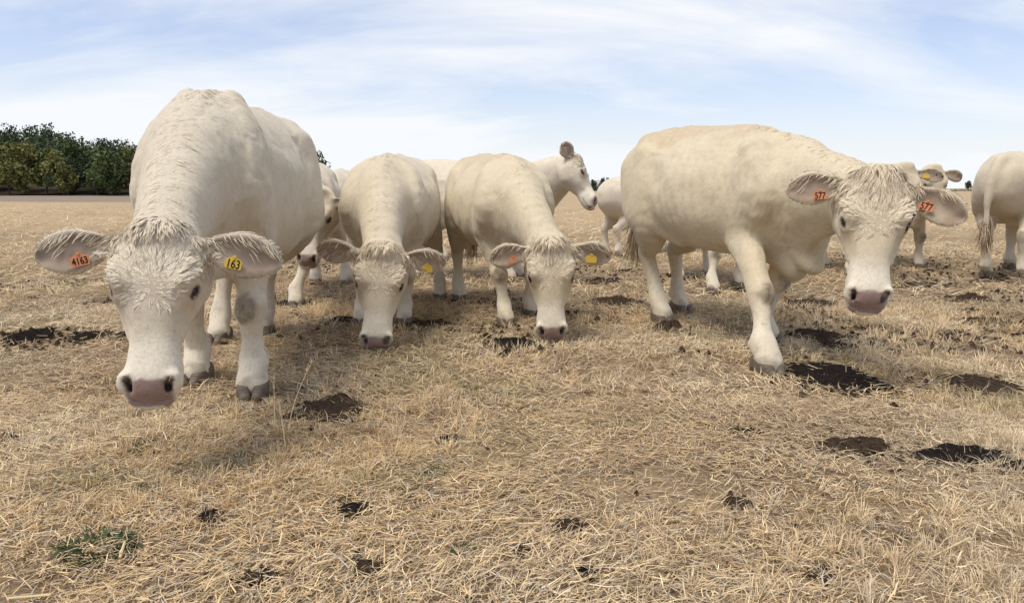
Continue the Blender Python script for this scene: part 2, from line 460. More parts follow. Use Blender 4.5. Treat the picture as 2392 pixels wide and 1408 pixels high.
# ---- dung and bare patches, each a low crumbly mound: x, y, width, depth, height, label
def dung_mat(name, a, b):
    m = NT(name); v = m.coord()
    f = m.noise(55, 6, .7, v)
    m.bump(m.math('ADD', f, m.math('MULTIPLY', m.noise(14, 4, .6, v), 2.0)), .9, .02)
    return m.done(m.mix(m.ramp(f, (.35, 0.0), (.7, 1.0)), a, b), 1.0, .05)
MAT['dung'] = dung_mat('dark_dung', (0.010, 0.008, 0.007), (0.034, 0.026, 0.022))
MAT['dung_dry'] = dung_mat('dry_dung', (0.028, 0.019, 0.013), (0.10, 0.068, 0.045))
PATS = [
    (1.715, 3.68, .50, .72, .024, 'dung', 'largest black cow pat, beside the front hoof of the striding cow'),
    (1.135, 4.97, .23, .20, .060, 'dung_dry', 'round lumpy cow pat against the hind hoof of the striding cow'),
    (-3.27, 4.70, .26, .34, .035, 'dung', 'dark cow pat at the far left edge of the pasture'),
    (-2.90, 4.76, .20, .16, .030, 'dung', 'middle one of three dark pats left of the nearest cow\'s face'),
    (-2.66, 4.76, .17, .18, .030, 'dung', 'dark pat touching the outline of the nearest cow\'s cheek'),
    (-.85, 3.15, .34, .42, .014, 'dung_dry', 'brown crumbled patch right of the nearest cow\'s front hoof'),
    (1.35, 2.645, .30, .19, .025, 'dung_dry', 'long dark pat in the right foreground, left of two others'),
    (1.66, 2.52, .36, .18, .025, 'dung', 'long black pat in the right foreground, middle of three'),
    (1.80, 2.38, .16, .12, .025, 'dung', 'black pat at the right edge, lowest of three foreground pats'),
    (2.40, 3.50, .42, .40, .020, 'dung_dry', 'dark brown pat at the right edge below the striding cow\'s head'),
    (.92, 6.10, .42, .46, .040, 'dung_dry', 'broad crumbly pat between the grazing cow and the striding cow'),
    (-1.27, 5.22, .30, .34, .030, 'dung', 'dark pat left of the muzzle of the head-on grazing cow'),
    (.02, 4.50, .32, .28, .030, 'dung', 'black pat just below the muzzle of the tan-backed grazing cow'),
    (2.05, 4.70, .32, .50, .030, 'dung_dry', 'crumbled brown patch behind the largest black pat'),
    (4.05, 6.20, .44, .20, .050, 'dung_dry', 'ridged dark pat right of the striding cow\'s muzzle'),
    (-.26, 2.68, .07, .07, .020, 'dung', 'small black clod in the middle foreground'),
    (-.925, 2.01, .06, .06, .028, 'dung', 'small square black clod in the left foreground'),
    (-.50, 2.07, .075, .06, .020, 'dung', 'small dark clod left of centre in the foreground straw'),
    (.165, 1.975, .055, .06, .022, 'dung_dry', 'small dark clod right of centre in the foreground straw'),
    (.19, 1.715, .03, .03, .014, 'dung', 'tiny black clod near the bottom edge, right of centre'),
    (.03, 1.82, .035, .05, .014, 'dung_dry', 'tiny dark clod near the bottom edge, at the centre'),
    (2.28, 6.85, .36, .30, .030, 'dung', 'black pat behind the front leg of the striding cow'),
    (.93, 7.45, .36, .28, .035, 'dung_dry', 'small far pat right of the tan-backed grazing cow\'s ear'),
    (2.60, 6.10, .52, .30, .030, 'dung_dry', 'crumbly strip below the brisket of the striding cow'),
    (3.10, 4.85, .18, .16, .022, 'dung_dry', 'small brown pat right of the striding cow\'s muzzle, nearer the camera'),
    (-.65, 5.10, .44, .42, .030, 'dung_dry', 'low dark patch between the two grazing heads'),  # low dark brown mound on the ground between the two cows
    (4.10, 7.10, .60, .22, .030, 'dung_dry', 'dark strip of dung under the far cow\'s legs at the right'),
    (-1.93, 6.12, .30, .22, .030, 'dung', 'black pat at the hoof of the cow behind the nearest cow'),
    (-2.02, 2.72, .05, .05, .018, 'dung', 'tiny black clod at the left, below the nearest cow\'s ear'),
    (.80, 1.695, .04, .04, .012, 'dung', 'tiny black clod near the bottom edge at the right'),
    (-.39, 1.73, .05, .05, .016, 'dung_dry', 'tiny dark clod near the bottom edge, left of centre'),
    (-.66, 1.68, .06, .05, .014, 'dung_dry', 'dark crumb at the bottom edge, left side'),
    (.72, 2.12, .06, .05, .014, 'dung_dry', 'brown crumb in the right middle foreground straw'),
    (.98, 2.82, .06, .04, .012, 'dung', 'small dark crumb below the striding cow\'s front hoof'),
    (3.55, 5.25, .30, .16, .030, 'dung_dry', 'thin dark pat right of the striding cow in the mid field'),
    (5.15, 7.55, .42, .22, .040, 'dung', 'black pat at the hind hoof of the cow at the right edge'),
]
r_ = np.random.default_rng(3)
for x, y, w, d, h, mt, lab in PATS:
    nr, na = 14, 64
    v = [(0, 0, h)]
    ph = r_.random() * 50
    th = np.linspace(0, 2 * math.pi, na, endpoint=False)
    edge = 1 + 1.5 * (fbm(np.stack([np.cos(th) * 1.7 + ph, np.sin(th) * 1.7, th * 0], 1), 4) - .5)
    vs = []
    for i in range(1, nr + 1):
        rr = i / nr
        px = np.cos(th) * rr * edge * w / 2; py = np.sin(th) * rr * edge * d / 2
        lump = fbm(np.stack([px * 26 + ph, py * 26, np.full(na, ph)], 1), 4)
        pz = h * (1 - rr ** 3) * (.1 + 1.8 * lump) - .012 * (rr > .97)
        vs.append(np.stack([px, py, pz], 1))
    V_ = np.concatenate([[(0, 0, h * .8)], *vs])
    V_[:, 2] += gz(V_[:, 0] + x, V_[:, 1] + y) - gz1(x, y)
    F_q = []
    for i in range(nr - 1):
        a = 1 + i * na + np.arange(na); b = 1 + i * na + (np.arange(na) + 1) % na
        F_q.append(np.stack([a, a + na, b + na, b], 1))
    F_q = np.concatenate(F_q); fan = np.stack([np.zeros(na, int), 1 + np.arange(na), 1 + (np.arange(na) + 1) % na, np.zeros(na, int)], 1)
    me_v = V_; ob = mesh_from('cow_pat' if w > .1 else 'dung_clod', me_v, F_q, MAT[mt])
    import bmesh as _bm
    bm = _bm.new(); bm.from_mesh(ob.data); bm.verts.ensure_lookup_table()
    for f_ in fan:
        nf_ = bm.faces.new([bm.verts[int(k)] for k in f_[:3]]); nf_.smooth = True
    bm.to_mesh(ob.data); bm.free()
    ob.location = (x, y, gz1(x, y) + .006)
    tag(ob, lab, 'dung', 'dung dotted over the pasture')

# ---- the straw itself: hundreds of thousands of dry blades, nobody could count them
def grass_material():
    m = NT('dry_blades'); a = m.attr('col')
    m.done(a.outputs['Color'], .7, .2)
    tr = m.node('ShaderNodeBsdfTranslucent'); m.l.new(a.outputs['Color'], tr.inputs['Color'])
    mx = m.node('ShaderNodeMixShader'); mx.inputs[0].default_value = .22
    m.l.new(m.b.outputs[0], mx.inputs[1]); m.l.new(tr.outputs[0], mx.inputs[2])
    m.l.new(mx.outputs[0], m.n['Material Output'].inputs['Surface'])
    return m.mat
MAT['blades'] = grass_material()
MAT['green_blades'] = MAT['blades']
PALE, GOLD, BROWN, GREEN, GREY = (np.array(c) for c in ((.86, .715, .475), (.77, .575, .32), (.38, .26, .165), (.25, .24, .11), (.60, .52, .41)))
pat_xy = np.array([(p[0], p[1], p[2], p[3]) for p in PATS])
def blades(x, y, az, elev, length, width, col, z0=None, bend=None, r=None):
    """curved three-point blades -> verts, tris, colours"""
    n = len(x)
    z = gz(x, y) if z0 is None else z0
    P0 = np.stack([x, y, z], 1); D = np.stack([np.cos(az) * np.cos(elev), np.sin(az) * np.cos(elev), np.sin(elev)], 1)
    S_ = np.stack([-np.sin(az), np.cos(az), (r.random(n) - .5) * 1.2], 1); S_ /= np.linalg.norm(S_, axis=1)[:, None]
    b = r.normal(size=n) * .25 if bend is None else bend
    side = np.stack([-np.sin(az), np.cos(az), np.zeros(n)], 1)
    P1 = P0 + D * (length * .5)[:, None] + side * (b * length * .18)[:, None]
    P2 = P0 + D * (length)[:, None] - side * (b * length * .12)[:, None]; P2[:, 2] -= length * (.04 + .30 * r.random(n)) * np.cos(elev) * sstep(.15, .5, elev)
    h = (width * .5)[:, None]
    V = np.stack([P0 - S_ * h, P0 + S_ * h, P1 - S_ * h * .9, P1 + S_ * h * .9, P2], 1)
    base = (np.arange(n) * 5)[:, None]
    F = np.concatenate([base + np.array([[0, 1, 3]]), base + np.array([[0, 3, 2]]), base + np.array([[2, 3, 4]])])
    C = np.repeat(col[:, None, :], 5, axis=1)
    return V.reshape(-1, 3), F, C.reshape(-1, 3)
def straw_colour(x, y, r):
    n = len(x)
    g = n2(x, y, 1.1, 3, 2.0); b = n2(x, y, .8, 3, 31.0); gr = n2(x, y, 1.7, 2, 55.0)
    t = np.clip((g - .32) * 2.4 + r.normal(size=n) * .22, 0, 1)[:, None]
    c = GOLD * (1 - t) + PALE * t
    k = r.random(n)
    c = np.where((k < .20)[:, None], GREY, c); c = np.where((k > .97)[:, None], PALE * 1.15, c)
    br = np.clip(sstep(.56, .74, b) * .4 + (r.random(n) < .20) * .7, 0, .9)[:, None]
    c = c * (1 - br) + BROWN * br
    gf = (sstep(.62, .76, gr) * (r.random(n) < .4))[:, None] * .7
    c = c * (1 - gf) + GREEN * gf
    return c * (.62 + .62 * r.random(n))[:, None]
HOOFS = [(-1.275, 3.30), (-1.66, 3.54), (-1.74, 4.78), (-1.95, 4.54), (-.80, 5.12), (-1.12, 5.12), (-.05, 5.10), (.15, 5.47), (1.42, 3.72), (1.70, 4.52), (1.16, 5.20), (1.41, 5.67), (-1.86, 5.94), (-.48, 6.27)]
def pat_clear(x, y, grow=1.0):
    ok = np.ones(len(x), bool)
    for px, py in HOOFS:
        ok &= (((x - px) / .085) ** 2 + ((y - py) / .11) ** 2 > 1) | (np.sin(x * 713.7 + y * 417.3) > .75)
    for px, py, w, d in pat_xy:
        if w < .1: continue
        q = ((x - px) / (w * .5 * grow)) ** 2 + ((y - py) / (d * .5 * grow)) ** 2
        ok &= (q > .62) | (np.sin(x * 913.7 + y * 517.3) > .90)
    return ok
def zone(name, y0, y1, litter, tufts, per, size, seed, edge=.6, lmax=1.0):
    r = np.random.default_rng(seed)
    hw = lambda y: .725 * y + edge
    area = (hw(y0) + hw(y1)) * (y1 - y0)
    def scatter(n):
        u = r.random(n * 2)
        y = y0 + (y1 - y0) * u; keep = r.random(n * 2) < hw(y) / hw(y1)
        y = y[keep][:n]; return (r.random(len(y)) * 2 - 1) * hw(y), y
    out = []
    x, y = scatter(int(area * litter)); n = len(x)
    bare = n2(x, y, 1.3, 3, 77.0); keep = (r.random(n) < np.where((y > 4) & (y < 9.5), .10, .33) + .67 * sstep(.34, .50, bare)) & pat_clear(x, y) & (r.random(n) > sstep(18, 40, y))
    x, y = x[keep], y[keep]; n = len(x)
    sw = n2(x, y, .9, 2, 12.0) * 6.28 * 1.6
    az = np.where(r.random(n) < .30, sw + r.normal(size=n) * .5, r.random(n) * 6.28)
    el = np.abs(r.normal(size=n)) * .26
    z0 = gz(x, y) + r.random(n) ** 1.5 * .022 * size
    out.append(blades(x, y, az, el, (.022 + .065 * r.random(n) ** 1.6) * size, (.0015 + .0021 * r.random(n)) * size, straw_colour(x, y, r), z0, r=r))
    x, y = scatter(int(area * tufts)); d = n2(x, y, .7, 3, 5.0)
    keep = (r.random(len(x)) < sstep(.36, .58, d)) & pat_clear(x, y, .9); x, y = x[keep], y[keep]
    ht = (.5 + 1.0 * n2(x, y, .6, 2, 91.0)) * (.6 + .8 * r.random(len(x)))
    cx_ = np.repeat(x, per); cy_ = np.repeat(y, per); n = len(cx_)
    a = r.random(n) * 6.28; rad = np.abs(r.normal(size=n)) * .022 * size
    lean = np.repeat(r.normal(size=(len(x), 2)) * .35, per, axis=0)
    dx, dy = np.cos(a) * (.25 + rad * 14 / size) + lean[:, 0], np.sin(a) * (.25 + rad * 14 / size) + lean[:, 1]
    az = np.arctan2(dy, dx); el = np.clip(1.35 - np.hypot(dx, dy) * .75 + r.normal(size=n) * .12, .15, 1.5)
    tc_ = straw_colour(x, y, r); c = np.repeat(tc_, per, axis=0) * .55 + straw_colour(cx_, cy_, r) * .45
    out.append(blades(cx_ + np.cos(a) * rad, cy_ + np.sin(a) * rad, az, el, np.repeat(ht, per) * (.030 + .050 * r.random(n)) * min(size, lmax), (.0014 + .0016 * r.random(n)) * size, c, r=r))
    V = np.concatenate([o[0] for o in out]); off = np.cumsum([0] + [len(o[0]) for o in out[:-1]])
    F = np.concatenate([o[1] + k for o, k in zip(out, off)]); C = np.concatenate([o[2] for o in out])
    ob = mesh_from(name, V, F, MAT['blades'], smooth=False)
    set_color(ob.data, 'col', np.clip(C, 0, 1)); ob['kind'] = 'stuff'
    ob['label'] = 'dry trampled straw-coloured pasture grass'; ob['category'] = 'grass'
    return len(F)
nt = zone('dry_grass', .9, 3.3, 12500, 380, 24, 1.0, 41)
nt += zone('dry_grass', 3.3, 6.3, 4800, 100, 20, 1.4, 42, lmax=1.25)
nt += zone('dry_grass', 6.3, 13.0, 800, 20, 14, 2.5, 43, lmax=1.4)
nt += zone('dry_grass', 13.0, 42.0, 55, 1.5, 12, 4.0, 44, 1.5, lmax=1.6)

# ---- crumbs of trodden soil and old dung
def crumbs():
    r = np.random.default_rng(61); X, Yy, Sz = [], [], []
    for px, py, w, d in pat_xy:
        n = int(60 * w + 25); a = r.random(n) * 6.28; q = .35 + np.abs(r.normal(size=n)) * .42
        X.append(px + np.cos(a) * q * w); Yy.append(py + np.sin(a) * q * d); Sz.append((.004 + .012 * r.random(n) ** 2) * (1 if py < 3.2 else 1.5))
    n = 9000; y = 4.2 + 7 * r.random(n) ** 1.2; x = (r.random(n) * 2 - 1) * (.725 * y + .5)
    k = n2(x, y, 1.3, 3, 77.0) < .44; x, y = x[k], y[k]; X.append(x); Yy.append(y); Sz.append(.007 + .020 * r.random(len(x)) ** 2)
    n = 900; y = 1.2 + 3 * r.random(n); x = (r.random(n) * 2 - 1) * (.725 * y + .4); k = n2(x, y, 1.3, 3, 77.0) < .42; X.append(x[k]); Yy.append(y[k]); Sz.append(.003 + .007 * r.random(k.sum()) ** 2)
    X, Yy, Sz = map(np.concatenate, (X, Yy, Sz)); n = len(X)
    o = np.array([(1, 0, 0), (0, 1, 0), (-1, 0, 0), (0, -1, 0), (0, 0, .8), (0, 0, -.6)], float)
    V = o[None] * (.55 + .9 * r.random((n, 6, 1))) * Sz[:, None, None] + r.normal(size=(n, 6, 3)) * .2 * Sz[:, None, None]
    V += np.stack([X, Yy, gz(X, Yy) + Sz * .5 + .004], 1)[:, None]
    f = np.array([(0, 1, 4), (1, 2, 4), (2, 3, 4), (3, 0, 4), (1, 0, 5), (2, 1, 5), (3, 2, 5), (0, 3, 5)])
    F = ((np.arange(n) * 6)[:, None, None] + f[None]).reshape(-1, 3)
    ob = mesh_from('soil_crumbs', V.reshape(-1, 3), F, MAT['dung_dry'], smooth=False); ob['kind'] = 'stuff'
    ob['label'] = 'dark crumbs of trodden soil and old dung'; ob['category'] = 'soil'
crumbs()

# ---- green weeds and tall dead stalks
def weed(x, y, n, rad, ln, lab, seed):
    r = np.random.default_rng(seed); a = r.random(n) * 6.28; q = np.sqrt(r.random(n)) * rad
    px, py = x + np.cos(a) * q * 1.1, y + np.sin(a) * q * .9
    c = np.array((.055, .075, .028))[None] * (.6 + 1.2 * r.random(n))[:, None]
    V, F, C = blades(px, py, a + r.normal(size=n) * .6, .25 + .7 * r.random(n), ln * (.5 + .8 * r.random(n)), .004 + .004 * r.random(n), c, r=r)
    V -= np.array([x, y, gz1(x, y)])
    ob = mesh_from('weed_tuft', V, F, MAT['green_blades'], smooth=False); set_color(ob.data, 'col', C)
    ob.location = (x, y, gz1(x, y)); tag(ob, lab, 'plant')
weed(-1.145, 1.83, 330, .075, .060, 'dark green weed tuft in the left foreground straw', 1)
weed(-.27, 2.36, 40, .03, .03, 'small green weed sprig in the centre foreground', 2)
weed(-.13, 1.82, 40, .025, .03, 'small green sprig near the bottom edge, just left of centre', 3)
weed(-1.35, 2.62, 120, .10, .05, 'olive green tuft below the nearest cow\'s muzzle', 4)
def stalk(x, y, h, dx, dy, lab):
    t = np.linspace(0, 1, 8); P = np.stack([dx * t ** 1.6, dy * t ** 1.6, h * t], 1); V = []; Fq = []
    for i, p in enumerate(P):
        rr = .0022 * (1 - .6 * t[i])
        for k in range(5): V.append(p + rr * np.array([math.cos(k * 1.2566), math.sin(k * 1.2566), 0]))
    for i in range(7):
        for k in range(5): Fq.append((i * 5 + k, i * 5 + (k + 1) % 5, i * 5 + 5 + (k + 1) % 5, i * 5 + 5 + k))
    r = np.random.default_rng(int(h * 1000))
    ob = mesh_from('grass_stalk', V, Fq, MAT['blades']); set_color(ob.data, 'col', np.tile(PALE * 1.05, (len(V), 1)))
    ob.location = (x, y, gz1(x, y)); tag(ob, lab, 'grass stalk', 'tall dead grass stalks')
    n = 14; tt = .72 + .28 * r.random(n); a = r.random(n) * 6.28
    hv, hf, hc = blades(dx * tt ** 1.6, dy * tt ** 1.6, a, 1.0 + .3 * r.random(n), np.full(n, .022), np.full(n, .003), np.tile(PALE * .9, (n, 1)), z0=h * tt, r=r)
    sp = mesh_from('seed_head', hv, hf, MAT['blades'], ob, smooth=False); set_color(sp.data, 'col', hc)
stalk(-.93, 2.82, .30, .10, .05, 'tall dead grass stalk leaning right, just right of the nearest cow\'s hoof')
stalk(-1.00, 2.86, .22, .00, .02, 'upright dead grass stalk beside the leaning one')
stalk(-.88, 2.62, .20, -.03, .03, 'shorter dead stalk bending left in front of the brown patch')
def straw_stick(x, y, az, ln, w, lab):
    r = np.random.default_rng(5); c = np.array([[math.cos(az), math.sin(az), .12]]); s_ = np.array([[-math.sin(az), math.cos(az), 0]])
    V = []
    for t in (0, 1):
        for k in range(6): V.append(c[0] * ln * (t - .5) + s_[0] * w * math.cos(k * 1.047) + np.array([0, 0, w * math.sin(k * 1.047)]))
    ob = mesh_from('straw_stem', V, [(k, (k + 1) % 6, 6 + (k + 1) % 6, 6 + k) for k in range(6)], MAT['blades'])
    set_color(ob.data, 'col', np.tile(np.array((.72, .58, .34)), (12, 1))); ob.location = (x, y, gz1(x, y) + .03); tag(ob, lab, 'straw')
straw_stick(-1.06, 1.79, 1.9, .075, .004, 'thick pale straw stem beside the dark green weed tuft')
straw_stick(-1.16, 1.565, -.05, .11, .0035, 'pale straw stem lying at the bottom left corner')
straw_stick(1.20, 1.80, .45, .16, .0028, 'long pale straw stem lying in the right foreground')

# ---- woods
def leaf_mat(name, a, b):
    m = NT(name); i = m.attr('col'); v = m.coord()
    col = m.mix(i.outputs['Fac'], a, b)
    return m.done(col, .8, .15)
LEAF = [leaf_mat('dark_leaves', (.035, .050, .026), (.075, .095, .045)), leaf_mat('green_leaves', (.055, .078, .030), (.115, .140, .055)),
        leaf_mat('olive_leaves', (.10, .11, .036), (.21, .20, .07))]
BARK = make_plain('bark', (.075, .06, .045), .9, .1)
def crown_geo(r, n, rx, rz, z0, leaf):
    k = 14; cen = r.normal(size=(k, 3)); cen /= np.linalg.norm(cen, axis=1)[:, None]; cen *= (r.random(k) ** .5)[:, None] * .72
    ci = r.integers(0, k, n); p = r.normal(size=(n, 3)); p /= np.linalg.norm(p, axis=1)[:, None]; p *= (.34 * (.55 + .45 * r.random(n)))[:, None]
    p = (cen[ci] + p) * np.array([rx, rx, rz]); p[:, 2] += z0
    d = r.normal(size=(n, 3)); d /= np.linalg.norm(d, axis=1)[:, None]; e_ = np.cross(d, r.normal(size=(n, 3))); e_ /= np.linalg.norm(e_, axis=1)[:, None]
    s_ = leaf * (.6 + .8 * r.random(n))[:, None]
    V = np.stack([p - d * s_, p + e_ * s_ * .6, p + d * s_, p - e_ * s_ * .6], 1).reshape(-1, 3)
    F = (np.arange(n) * 4)[:, None] + np.array([[0, 1, 2, 3]])
    return V, F, np.repeat(r.random(k)[ci] * .6 + r.random(n) * .4, 4)
def trunk_geo(r, h, rad):
    V = []; F = []
    def limb(a, b, r0, r1):
        o = len(V)
        for p, q in ((a, r0), ((np.array(a) + b) / 2 + r.normal(size=3) * .1, (r0 + r1) / 2), (b, r1)):
            for k in range(6): V.append(np.array(p) + q * np.array([math.cos(k * 1.047), math.sin(k * 1.047), 0]))
        for i in range(2):
            for k in range(6): F.append((o + i * 6 + k, o + i * 6 + (k + 1) % 6, o + i * 6 + 6 + (k + 1) % 6, o + i * 6 + 6 + k))
    limb((0, 0, -.5), np.array((r.normal() * .2, 0, h)), rad, rad * .45)
    for i in range(4):
        z = h * (.35 + .15 * i); a = r.random() * 6.28
        limb((0, 0, z), np.array((math.cos(a) * h * .32, math.sin(a) * h * .32, z + h * .3)), rad * .4, rad * .12)
    return V, F
TREES = []
for i in range(5):
    r = np.random.default_rng(200 + i)
    V, F, c = crown_geo(r, 2400, 3.4 + .5 * (i % 3), 3.6 + .6 * (i % 2), 4.6, .27)
    cr = bpy.data.meshes.new('crown'); tmp = mesh_from('crown', V, F, None, smooth=False)
    a = tmp.data.attributes.new('col', 'FLOAT', 'POINT'); a.data.foreach_set('value', c.astype(np.float32))
    tv, tf = trunk_geo(r, 6.0, .24); tmp2 = mesh_from('trunk', tv, tf, BARK)
    TREES.append((tmp.data, tmp2.data)); bpy.data.objects.remove(tmp); bpy.data.objects.remove(tmp2)
def hillz(x, y):
    return -.65 + np.maximum(0, y - 165) * .20 * sstep(-46, -128, x)
def tree(kind, x, y, z, s, sz, leaf, lab, rot, group):
    cr, tk = TREES[kind]
    root = empty('tree', (x, y, z), rot); root.scale = (s, s, sz); tag(root, lab, 'tree', group)
    key = ('crown', kind, leaf)
    if key not in _eye_mesh:
        me = cr.copy(); me.materials.clear(); me.materials.append(LEAF[leaf]); _eye_mesh[key] = me
    o = bpy.data.objects.new('crown', _eye_mesh[key]); COL.objects.link(o); o.parent = root
    o = bpy.data.objects.new('trunk', tk); COL.objects.link(o); o.parent = root
    return root
WG = 'trees along the front of the wood'
front = [(-122, 158, .95, 2, 'spreading olive tree at the left edge of the wood front'), (-112.5, 160, 1.0, 2, 'yellow-green tree with a pale crown in the wood front, second from the left edge'),
         (-106, 163, .85, 1, 'dark rounded tree right of the yellow-green tree'), (-100, 161, .95, 2, 'olive tree in the middle of the wood front'),
         (-94.5, 163, .9, 1, 'mid green tree right of the olive tree in the wood front'), (-89, 162, .95, 1, 'green tree in the wood front left of the nearest cow\'s shoulder'),
         (-84, 163, .85, 0, 'dark tree of the wood front touching the nearest cow\'s outline')]
for i, (x, y, s, lf, lab) in enumerate(front):
    tree(i % 5, x, y, -.8, s, s * 1.0, lf, lab, i * 1.7, WG)
# the wood behind reads as one mass on its hillside
r = np.random.default_rng(77)
VV, FF, CC, MI = [], [], [], []
o = 0
def put(x, y, z, s, sz, kind, mi, nl=1400):
    global o
    me = TREES[kind][0]; n = len(me.vertices)
    co = np.empty(n * 3, np.float32); me.vertices.foreach_get('co', co); co = co.reshape(-1, 3)[:nl * 4]; n = len(co)
    a = r.random() * 6.28; c_, s_ = math.cos(a), math.sin(a)
    p = np.stack([(co[:, 0] * c_ - co[:, 1] * s_) * s + x, (co[:, 0] * s_ + co[:, 1] * c_) * s + y, co[:, 2] * sz + z], 1)
    at = np.empty(len(me.vertices), np.float32); me.attributes['col'].data.foreach_get('value', at)
    VV.append(p); FF.append(np.arange(n).reshape(-1, 4) + o); CC.append(at[:n]); MI.append(np.full(n // 4, mi, np.int32)); o += n
for row in range(8):
    y0 = 163 + row * 8.5
    for x in np.arange(-152, -42, 3.3 if row < 2 else 4.8):
        xx, yy = x + r.normal() * 1.4, y0 + r.normal() * 2.0
        if row == 0 and xx > -60 and r.random() < .3: continue
        s = 1.1 + .4 * r.random()
        put(xx * yy / 165, yy, float(hillz(np.array([xx]), np.array([yy]))[0]) - .6, s, s * (.9 + .25 * r.random()), int(r.integers(0, 5)), int(r.choice([0, 1, 1, 2] if row < 3 else [0, 0, 0, 1])), 1100 if row < 2 else 520)
wood = mesh_from('woodland', np.concatenate(VV), np.concatenate(FF), None, smooth=False)
for m_ in LEAF: wood.data.materials.append(m_)
wood.data.polygons.foreach_set('material_index', np.concatenate(MI))
a = wood.data.attributes.new('col', 'FLOAT', 'POINT'); a.data.foreach_set('value', np.concatenate(CC))
wood['kind'] = 'stuff'; wood['label'] = 'dense dark wood climbing the low hill at the left'; wood['category'] = 'wood'
# hillside under the wood
hx, hy = np.linspace(-420, -30, 40), np.linspace(163, 420, 30)
HX, HY = np.meshgrid(hx, hy, indexing='ij')
hv = np.stack([HX.ravel(), HY.ravel(), (hillz(HX.ravel() * 165 / HY.ravel(), np.minimum(HY.ravel(), 240)) + .02)], 1)
hv[:, 2] = np.where(HY.ravel() < 166, -1.5, hv[:, 2] - .3)
ii = (np.arange(39)[:, None] * 30 + np.arange(29)[None]).ravel()
hill = mesh_from('hill', hv, np.stack([ii, ii + 30, ii + 31, ii + 1], 1), make_plain('forest_floor', (.06, .048, .03), .95, .1, .3, .5)); hill['kind'] = 'structure'
# far line of trees beyond the field
VV, FF, CC, MI = [], [], [], []; o = 0
for k in range(130):
    t = k / 129; x = -105 + 190 * t + r.normal() * 1.2; y = 330 + 130 * min(1, t * 1.6) + r.normal() * 5
    s = (.95 + .3 * r.random()); put(x, y, -3.6, s * 1.25, s * (1.22 - .2 * t), int(r.integers(0, 5)), 0 if r.random() < .85 else 1, 420)
far = mesh_from('tree_line', np.concatenate(VV), np.concatenate(FF), None, smooth=False)
for m_ in LEAF: far.data.materials.append(m_)
far.data.polygons.foreach_set('material_index', np.concatenate(MI))
a = far.data.attributes.new('col', 'FLOAT', 'POINT'); a.data.foreach_set('value', np.concatenate(CC))
far['kind'] = 'stuff'; far['label'] = 'thin dark line of trees on the far edge of the field'; far['category'] = 'tree line'
DG = 'single trees on the far horizon'
tree(0, 57, 452, -1, .55, 1.25, 0, 'pointed far tree standing above the tree line right of the profile head', 0, DG)
tree(1, 61, 455, -1, .45, 1.15, 0, 'thinner pointed far tree right of the taller one', 1, DG)
tree(2, 51, 450, -1, .5, 1.0, 0, 'short far tree just left of the pointed pair', 2, DG)
tree(3, 63.5, 395, -1, .8, 1.10, 0, 'far tree beside the rump of the striding cow', 2, DG)
tree(4, 268, 420, -1, .62, .85, 0, 'left one of two small far trees at the right', 1, DG)
tree(0, 275, 423, -1, .68, .80, 0, 'right one of two small far trees at the right', 3, DG)
# low hedge under them
VV, FF, CC, MI = [], [], [], []; o = 0
for k in range(22): put(252 + k * 3.0, 415 + r.normal(), -1.9, .7, .36, int(r.integers(0, 5)), 1, 300)
hd = mesh_from('hedge', np.concatenate(VV), np.concatenate(FF), LEAF[0], smooth=False)
a = hd.data.attributes.new('col', 'FLOAT', 'POINT'); a.data.foreach_set('value', np.concatenate(CC))
hd.data.materials.append(LEAF[1]); tag(hd, 'low dark hedge on the horizon at the right', 'hedge')

# ------------------------------------------------------------------ the cow
HEADP = np.array([  # t, half width, dorsal, ventral
    (-.05, .075, .045, .07), (.05, .122, .085, .115), (.17, .147, .100, .16), (.30, .152, .100, .175),
    (.42, .130, .092, .155), (.55, .103, .082, .135), (.68, .087, .072, .115), (.80, .089, .068, .112),
    (.90, .097, .067, .110), (.97, .093, .058, .092), (1.01, .072, .036, .06)])
HEADL = 0.56
_hoof_mesh = {}
def hoof_mesh():
    """two claws with a cleft between them, flat below; shared by every leg"""
    if 'm' in _hoof_mesh: return _hoof_mesh['m']
    f = Field((-.11, -.12, -.02), (.15, .12, .13), .006)
    for s in (-1, 1):
        up = np.array([0, s * 1.0, 0.0])
        f.add([((-.045, .034 * s, .040), (0, 1, 0), .030, .05, .05), ((.01, .037 * s, .048), (0, 1, 0), .036, .058, .055),
               ((.055, .034 * s, .030), (0, 1, 0), .033, .048, .05), ((.085, .026 * s, .008), (0, 1, 0), .024, .030, .03)], 0.004, 2.6)
    Z = f.ax[2][None, None, :]
    f.V = np.maximum(f.V, np.maximum(-Z, Z - .078 + 0.35 * f.ax[0][:, None, None] * 0.5))
    v, q = f.mesh(1)
    me = mesh_from('hoof', v, q, MAT['hoof'])
    _hoof_mesh['m'] = me.data
    bpy.data.objects.remove(me)
    return _hoof_mesh['m']
def eye_mesh():
    if 'm' not in _eye_mesh:
        import bmesh
        bm = bmesh.new(); bmesh.ops.create_uvsphere(bm, u_segments=20, v_segments=12, radius=1.0)
        me = bpy.data.meshes.new('eye'); bm.to_mesh(me); bm.free()
        for p in me.polygons: p.use_smooth = True
        me.materials.append(MAT['eye']); _eye_mesh['m'] = me
    return _eye_mesh['m']
